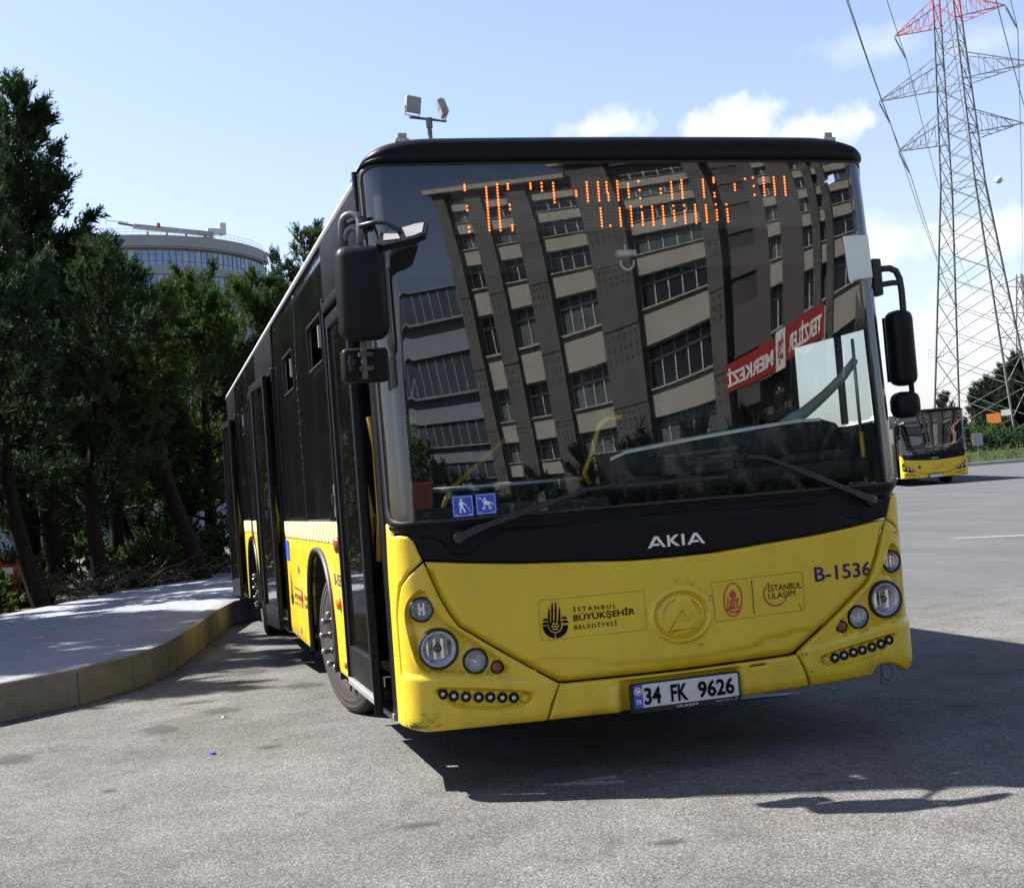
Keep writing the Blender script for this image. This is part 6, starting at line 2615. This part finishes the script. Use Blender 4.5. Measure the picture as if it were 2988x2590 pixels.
for t in np.linspace(0, 1, 24):
    p = top.lerp(NEXT + Vector((0, 0, 42)), t)
    p.z -= 4 * 9.0 * t * (1 - t)
    pts.append(p)
m.tube(pts, .03, 5, False)
o = m.build('power_cable', 'cable', None)
tag(o, 'single thin earth wire carrying the round marker ball', 'cable', 'power cables')
m = MB()
bc = Vector((79.9, 102.7, 28.1))
m.lathe([(.001, -.36)] + [(.36 * math.cos(t), .36 * math.sin(t)) for t in np.linspace(-1.4, 1.4, 9)] + [(.001, .36)], bc, (0, 0, 1), 14)
o = m.build('marker_ball', 'white_paint', None, auto=60)
tag(o, 'round pale marker ball hanging on a wire right of the pylon', 'marker ball')
# second pylon far away at the right edge
p2 = empty('power_pylon', (NEXT.x + 4, NEXT.y - 4, 0))
tag(p2, 'tiny distant lattice pylon at the right edge of the picture', 'pylon')
for (cx, cy) in corners:
    bar(Vector((cx * 3.4, cy * 3.4, 0)), Vector((cx * .8, cy * .8, 42)), .3, 'galv', 'leg', p2)
zz = [2, 9, 15, 20, 25, 29, 33, 37, 41]
for a, b in zip(zz[:-1], zz[1:]):
    wa, wb = 3.4 - 2.6 * a / 42, 3.4 - 2.6 * b / 42
    for k in range(4):
        c0, c1 = corners[k], corners[(k + 1) % 4]
        bar(Vector((c0[0] * wa, c0[1] * wa, a)), Vector((c1[0] * wb, c1[1] * wb, b)), .16, 'galv', 'brace', p2)
for z, L in ((28, 6), (34, 7.5), (40, 5.5)):
    for s_ in (-1, 1):
        bar(Vector((0, 0, z + 1.5)), AX * s_ * L + Vector((0, 0, z)), .2, 'galv', 'cross_arm', p2)
        bar(Vector((0, 0, z - 1)), AX * s_ * L + Vector((0, 0, z)), .2, 'galv', 'cross_arm', p2)

# ------------------------------------------------------------------ far kerb, verge and trees behind the yard
VD = Vector((math.sin(YAW + .28), math.cos(YAW + .28), 0))
kc = Vector((43.5, 59.8, 0))
kd = Vector((.93, -.30, 0)).normalized()
kd = Vector((.955, -.297, 0))
m = MB()
a = kc - kd * 60
b = kc + kd * 40
nrm = Vector((kd.y * -1, kd.x, 0))
nseg = 20
vs, fs = [], []
for i in range(nseg + 1):
    p = a.lerp(b, i / nseg)
    g0, g1 = float(gz(p.x, p.y)), float(gz(p.x + nrm.x * .35, p.y + nrm.y * .35))
    vs += [(p.x, p.y, g0 - .05), (p.x, p.y, g0 + .18), (p.x + nrm.x * .35, p.y + nrm.y * .35, g1 + .18), (p.x + nrm.x * .35, p.y + nrm.y * .35, g1 - .05)]
for i in range(nseg):
    for j in range(4):
        fs.append((i * 4 + j, i * 4 + (j + 1) % 4, (i + 1) * 4 + (j + 1) % 4, (i + 1) * 4 + j))
m.add(vs, fs)
o = m.build('far_kerb', 'conc_far', None)
tag(o, 'pale concrete kerb along the far side of the yard behind the distant bus', 'kerb')
vs, fs = [], []
for i in range(nseg + 1):
    p = a.lerp(b, i / nseg)
    for j, (dd, hh) in enumerate(((.33, .10), (6, .5), (20, 1.1), (60, 1.8), (160, 2.2))):
        q = p + nrm * dd
        vs.append((q.x, q.y, float(gz(q.x, q.y)) + hh))
for i in range(nseg):
    for j in range(4):
        fs.append((i * 5 + j, (i + 1) * 5 + j, (i + 1) * 5 + j + 1, i * 5 + j + 1))
m = MB()
m.add(vs, fs)
o = m.build('verge', 'grass', None, True)
o['kind'] = 'structure'
rng = np.random.default_rng(5)
n = 2600
t = rng.uniform(.2, .95, n)
dd = rng.uniform(.5, 16, n) ** 1.0
Pn = np.stack([a.x + (b.x - a.x) * t + nrm.x * dd, a.y + (b.y - a.y) * t + nrm.y * dd], 1)
Z = gz(Pn[:, 0], Pn[:, 1]) + np.interp(dd, [0, 6, 20], [.1, .5, 1.1])
C = np.stack([Pn[:, 0], Pn[:, 1], Z], 1)
D = rng.normal(0, .35, (n, 3)) + np.array([0, 0, 1])
D /= np.linalg.norm(D, axis=1, keepdims=True)
V, F = sprays(rng, C, D, rng.uniform(.25, .7, n), 6, .12)
o = link(np_mesh('tall_grass', V, F), 'tall_grass', None, 'dry_grass')
tag(o, 'tall dry grass on the bank behind the far kerb', 'grass', kind='stuff')


def far_tree(x, y, H, rad, seed, label, mat='pine_far', shape=1.0, base=.2):
    conifer((x, y, float(gz(x, y)) + .4), H, rad, seed, label, mat=mat, base=base, dens=1.0, size=.75 * max(.7, H / 8), shape=shape, tr=.16, group='conifers behind the yard', lush=.8)


VT = lambda px, d: (CAM[0] + d * (math.sin(YAW) + math.cos(YAW) * (px - 1033.5) / 2609), CAM[1] + d * (math.cos(YAW) - math.sin(YAW) * (px - 1033.5) / 2609))
FT = [(1912, 112, 5.9, 1.9, 'small pointed conifer just above the roof of the distant bus'), (1972, 104, 5.6, 1.9, 'conifer directly right of the distant bus windscreen'), (2003, 108, 6.6, 2.3, 'dark conifer behind the middle of the pylon base'),
      (2036, 104, 7.3, 2.6, 'tall dark conifer left of the right pylon leg'), (2066, 100, 8.0, 2.4, 'tallest far conifer, cut by the right edge of the picture'), (1880, 125, 4.4, 2.2, 'conifer hidden behind the roof of the distant bus'), (2095, 108, 7.8, 2.6, 'conifer just outside the right edge behind the yard')]
for i, (px, d, H, rad, lb_) in enumerate(FT):
    x, y = VT(px, d)
    d2 = d + 21
    x, y = VT(px, d2)
    far_tree(x, y, H * .9 * (d2 / d) * .98, rad * 1.1, 60 + i, lb_, shape=.8 if i in (2, 3) else 1.0)
for i, (px, d, w_, h, lb_) in enumerate([(1965, 104, 2.6, 1.6, 'grey green bush beside the distant bus'), (1990, 119, 2.6, 2.0, 'green bush at the foot of the pylon'), (2015, 121, 2.8, 2.6, 'dark bush under the orange plate of the pylon'), (2050, 123, 3.2, 2.6, 'dark bush by the right pylon leg'), (1940, 112, 3.2, 2.6, 'dark bush behind the right side of the distant bus'), (1978, 88, 2.4, .9, 'low bush on the bank nearest the notice board'), (2002, 92, 2.6, .9, 'low bush on the bank left of the orange plate'), (2028, 90, 2.6, .7, 'low bush on the bank below the orange plate'), (2056, 94, 2.8, 1.0, 'low bush on the bank at the right edge')]):
    x, y = VT(px, d)
    rng = np.random.default_rng(80 + i)
    root = empty('bush', (x, y, float(gz(x, y)) + .5))
    tag(root, lb_, 'bush', 'bushes behind the far kerb')
    n = 420
    C = rng.normal(0, 1, (n, 3))
    C /= np.linalg.norm(C, axis=1, keepdims=True)
    C *= rng.uniform(.4, 1, (n, 1)) ** .5
    C[:, 2] = np.abs(C[:, 2])
    D = C + rng.normal(0, .4, (n, 3))
    D /= np.linalg.norm(D, axis=1, keepdims=True)
    C *= np.array([w_, w_, h])
    V, F = sprays(rng, C, D, rng.uniform(.5, .9, n), 12, .28)
    link(np_mesh('foliage', V, F), 'foliage', root, 'pine_far' if i > 1 else 'shrub')
x, y = VT(1852, 76)
sgn_ = empty('notice_board', (*VT(1847 + 123, 70), float(gz(*VT(1970, 70))) + .2))
tag(sgn_, 'small pale notice board on a post right of the distant bus', 'sign')
m = MB()
m.tube([(0, 0, 0), (0, 0, 1.3)], .03, 8)
m.build('post', 'galv', sgn_)
m = MB()
m.rbox((0, -.03, 1.35), (.55, .04, .66), .01, Matrix.Rotation(R(-25), 3, 'Z'))
m.build('board', 'grey_light', sgn_)
ant = empty('street_lamp', (*VT(1812, 140), float(gz(*VT(1812, 140)))))
tag(ant, 'thin distant pole with short arms left of the distant bus roof', 'lamp post')
m = MB()
m.tube([(0, 0, 0), (0, 0, 6.2)], .09, 6)
m.build('pole', 'galv', ant)
m = MB()
m.tube([(-1.2, 0, 5.2), (1.6, 0, 5.7)], .05, 5)
m.tube([(-.8, 0, 4.6), (1.0, 0, 4.9)], .05, 5)
m.build('arm', 'galv', ant)

# ------------------------------------------------------------------ office building behind the camera (seen mirrored in the windscreen)
TH = .7691
FY0 = -78.93
fb = empty('business_centre', (0, FY0, 0), TH)
tag(fb, 'tall beige and brown business centre facing the bus front, mirrored in its windscreen', 'building')
# local x = along the facade, local -y... the facade looks along local +y
FZ0, ST = 10.52, 3.3
PIERS = [(12.4, 13.97, 'pier', .9), (16.42, 18.45, 'pier', .7), (21.45, 23.70, 'pier', .8), (28.49, 32.10, 'pier', 1.0), (38.60, 39.95, 'pier', .9), (42.75, 43.95, 'mauve', .25), (45.1, 47.1, 'mauve', .3), (48.0, 48.75, 'pier', .5), (49.3, 50.0, 'pier', .5), (52.4, 54.2, 'pier', .8)]
BAYS = [(13.97, 16.42), (18.45, 21.45), (23.70, 28.49), (32.10, 38.60), (39.95, 42.75), (43.95, 45.1), (47.1, 48.0), (48.75, 49.3), (50.0, 52.4), (54.2, 60)]
TOPF = 32.0
simple('low_floor_shade', (.03, .028, .026), .5)  # shade on the lower storeys, put into the spandrel colour
simple('dark_slab', (.010, .010, .011), .7, 0, .3, .5)  # near-black for the slab added before the facade
m = MB()
m.box((36, -5.0, 17), (47.8, 9.2, 34))
m.build('core_wall', 'mauve', fb)


def holes_pier(x0, x1, dep, mt):
    top = TOPF + (2.6 if x0 > 27 else .4)
    m = MB()
    m.box(((x0 + x1) / 2, dep / 2 - .2, top / 2), (x1 - x0, dep + .4, top))
    pz = m.build('pier', mt, fb)
    if mt == 'pier':
        m = MB()
        n = max(2, int((x1 - x0) / .55))
        for zf in range(2, 12):
            for r_ in range(3):
                for c_ in range(n):
                    m.box((x0 + (x1 - x0) * (c_ + .75) / (n + .5), dep + .012, zf * ST - 1.2 + r_ * .45), (.10, .03, .16))
            m.box(((x0 + x1) / 2, dep + .006, zf * ST), (x1 - x0, .02, .05))
        o = m.build('ventilation_holes', 'matt_dark', pz)


for x0, x1, mt, dep in PIERS:
    holes_pier(x0, x1, dep, mt)
rnd = random.Random(21)
for bi, (x0, x1) in enumerate(BAYS):
    rec = -.3 if bi != 4 else -.9
    for k in range(-2, 8):
        sill = FZ0 + ST * k - (.15 * bi * 0)
        if sill > TOPF - 1.2 and x0 < 27:
            continue
        if sill > TOPF + 1.6:
            continue
        wdt = x1 - x0
        low_ = k < 0 or (k < 1 and x0 > 27)
        m = MB()
        m.box(((x0 + x1) / 2, rec + .25, sill - .75), (wdt - .02, .5, 1.45))
        m.box(((x0 + x1) / 2, rec + .30, sill - .02), (wdt - .02, .72, .09))
        m.build('spandrel', ('beige' if bi != 4 else 'mauve') if not low_ else 'low_floor_shade', fb)
        if wdt < .6 or (k < 0 and x0 > 27):
            continue
        m = MB()
        m.box(((x0 + x1) / 2, rec - .12, sill + .92), (wdt - .04, .05, 1.80))
        m.build('window', 'darkwin' if rnd.random() < .55 else 'curtain_glass', fb) if 'curtain_glass' in MT else None
        if 'curtain_glass' not in MT:
            simple('curtain_glass', (.10, .125, .13), .15, 0, .35, 1.2)
            m.build('window', 'darkwin', fb)
        m = MB()
        nv = max(2, int(round(wdt / 1.25)))
        for i in range(nv + 1):
            m.box((x0 + .05 + (wdt - .1) * i / nv, rec - .05, sill + .9), (.11, .09, 1.8))
        m.box(((x0 + x1) / 2, rec - .05, sill + .05), (wdt, .09, .10))
        m.box(((x0 + x1) / 2, rec - .05, sill + 1.32), (wdt, .09, .09))
        m.build('window_frame', 'white_paint', fb)
m = MB()
m.box((20.2, .5, TOPF + .2), (16.6, 2.4, .9))
m.box((45, .6, TOPF + 2.9), (35, 2.6, .9))
m.build('eaves', 'soffit', fb)
# hoarding with the building's name, read mirrored in the glass
nb = empty('name_sign', (0, FY0, 0), TH)
tag(nb, 'long red shop sign with white capital letters on the business centre', 'sign')
for x0, x1, z0, z1, txt, mt, tm_ in ((39.8, 44.55, 12.2, 13.35, 'MERKEZİ', 'red', 'white_print'), (44.6, 45.5, 12.1, 13.5, 'İŞ', 'white_print', 'red'), (45.6, 49.2, 12.3, 13.5, 'TERZİLER', 'red', 'white_print')):
    m = MB()
    m.box(((x0 + x1) / 2, 1.25, (z0 + z1) / 2), (x1 - x0, .2, z1 - z0))
    h = m.build('sign_panel', mt, nb)
    # facing +y: reading direction runs toward -x
    fit_text(txt, tm_, h, lambda A, B, x1=x1, z0=z0: np.stack([x1 - .2 - A, np.full_like(A, 1.37), z0 + .22 + B], 1), x1 - x0 - .4, z1 - z0 - .4, .04, 1., 'sign_letters')

# paler neighbour farther left
nb2 = empty('neighbour_building', (0, FY0, 0), TH)
tag(nb2, 'pale blue grey apartment block beside the business centre, mirrored in the windscreen', 'building')
m = MB()
m.box((-2, -9.5, 11), (27.5, 9, 22))
m.build('wall', 'bluewall', nb2)
for k in range(6):
    z = 3.6 + k * 3.6
    m = MB()
    m.box((-2.2, -4.93, z), (27, .16, 1.9))
    f = m.build('window_band', 'bandwin', nb2)
    for i in range(18):
        m = MB()
        m.box((-15.5 + i * 1.58, -4.83, z), (.13, .10, 1.9))
        m.build('mullion', 'bandmull', f)
    m = MB()
    m.box((-2.2, -4.80, z - 1.0), (27, .4, .12))
    m.box((-2.2, -4.80, z + 1.0), (27, .3, .08))
    m.build('sill', 'curtain', nb2)
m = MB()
m.box((44, .9, 5.1), (36, 1.9, 10.2))  # unseen slab added to darken the lower windscreen reflection
m.build('reflection_dark_slab', 'dark_slab', fb)

# unseen dark trees added here to darken the low reflection in the glass
fa = Vector((math.cos(TH), math.sin(TH), 0))
fn_ = Vector((-math.sin(TH), math.cos(TH), 0))
for i, (s_, o_, h_, r_) in enumerate([(-9, 5, 18, 4.5), (-5, 4, 17.5, 4.0), (-1.5, 5, 17, 3.6), (2.0, 5, 14, 3.2), (5.5, 5, 11, 3.2), (9, 5, 8.2, 3.2), (14, 5, 7.4, 3.4), (20, 5, 8.2, 3.4), (26, 5, 9.4, 3.6), (32, 5, 9.8, 3.8), (38, 5, 9.6, 3.8), (43, 5, 9.6, 3.6), (48, 5, 9.8, 3.6), (53, 5, 9.8, 3.8)]):
    p = Vector((0, FY0, 0)) + fa * s_ + fn_ * o_
    conifer((p.x, p.y, 0), h_, r_, 200 + i, ('tall' if h_ > 12 else 'low') + ' dark tree added in front of the mirrored buildings, number %s from the left' % ['one', 'two', 'three', 'four', 'five', 'six', 'seven', 'eight', 'nine', 'ten', 'eleven', 'twelve', 'thirteen', 'fourteen'][i], base=.2, dens=.35, size=1.5, shape=.6, mat='pine_far', tr=.3, group='trees added in front of the mirrored buildings', lush=.6)
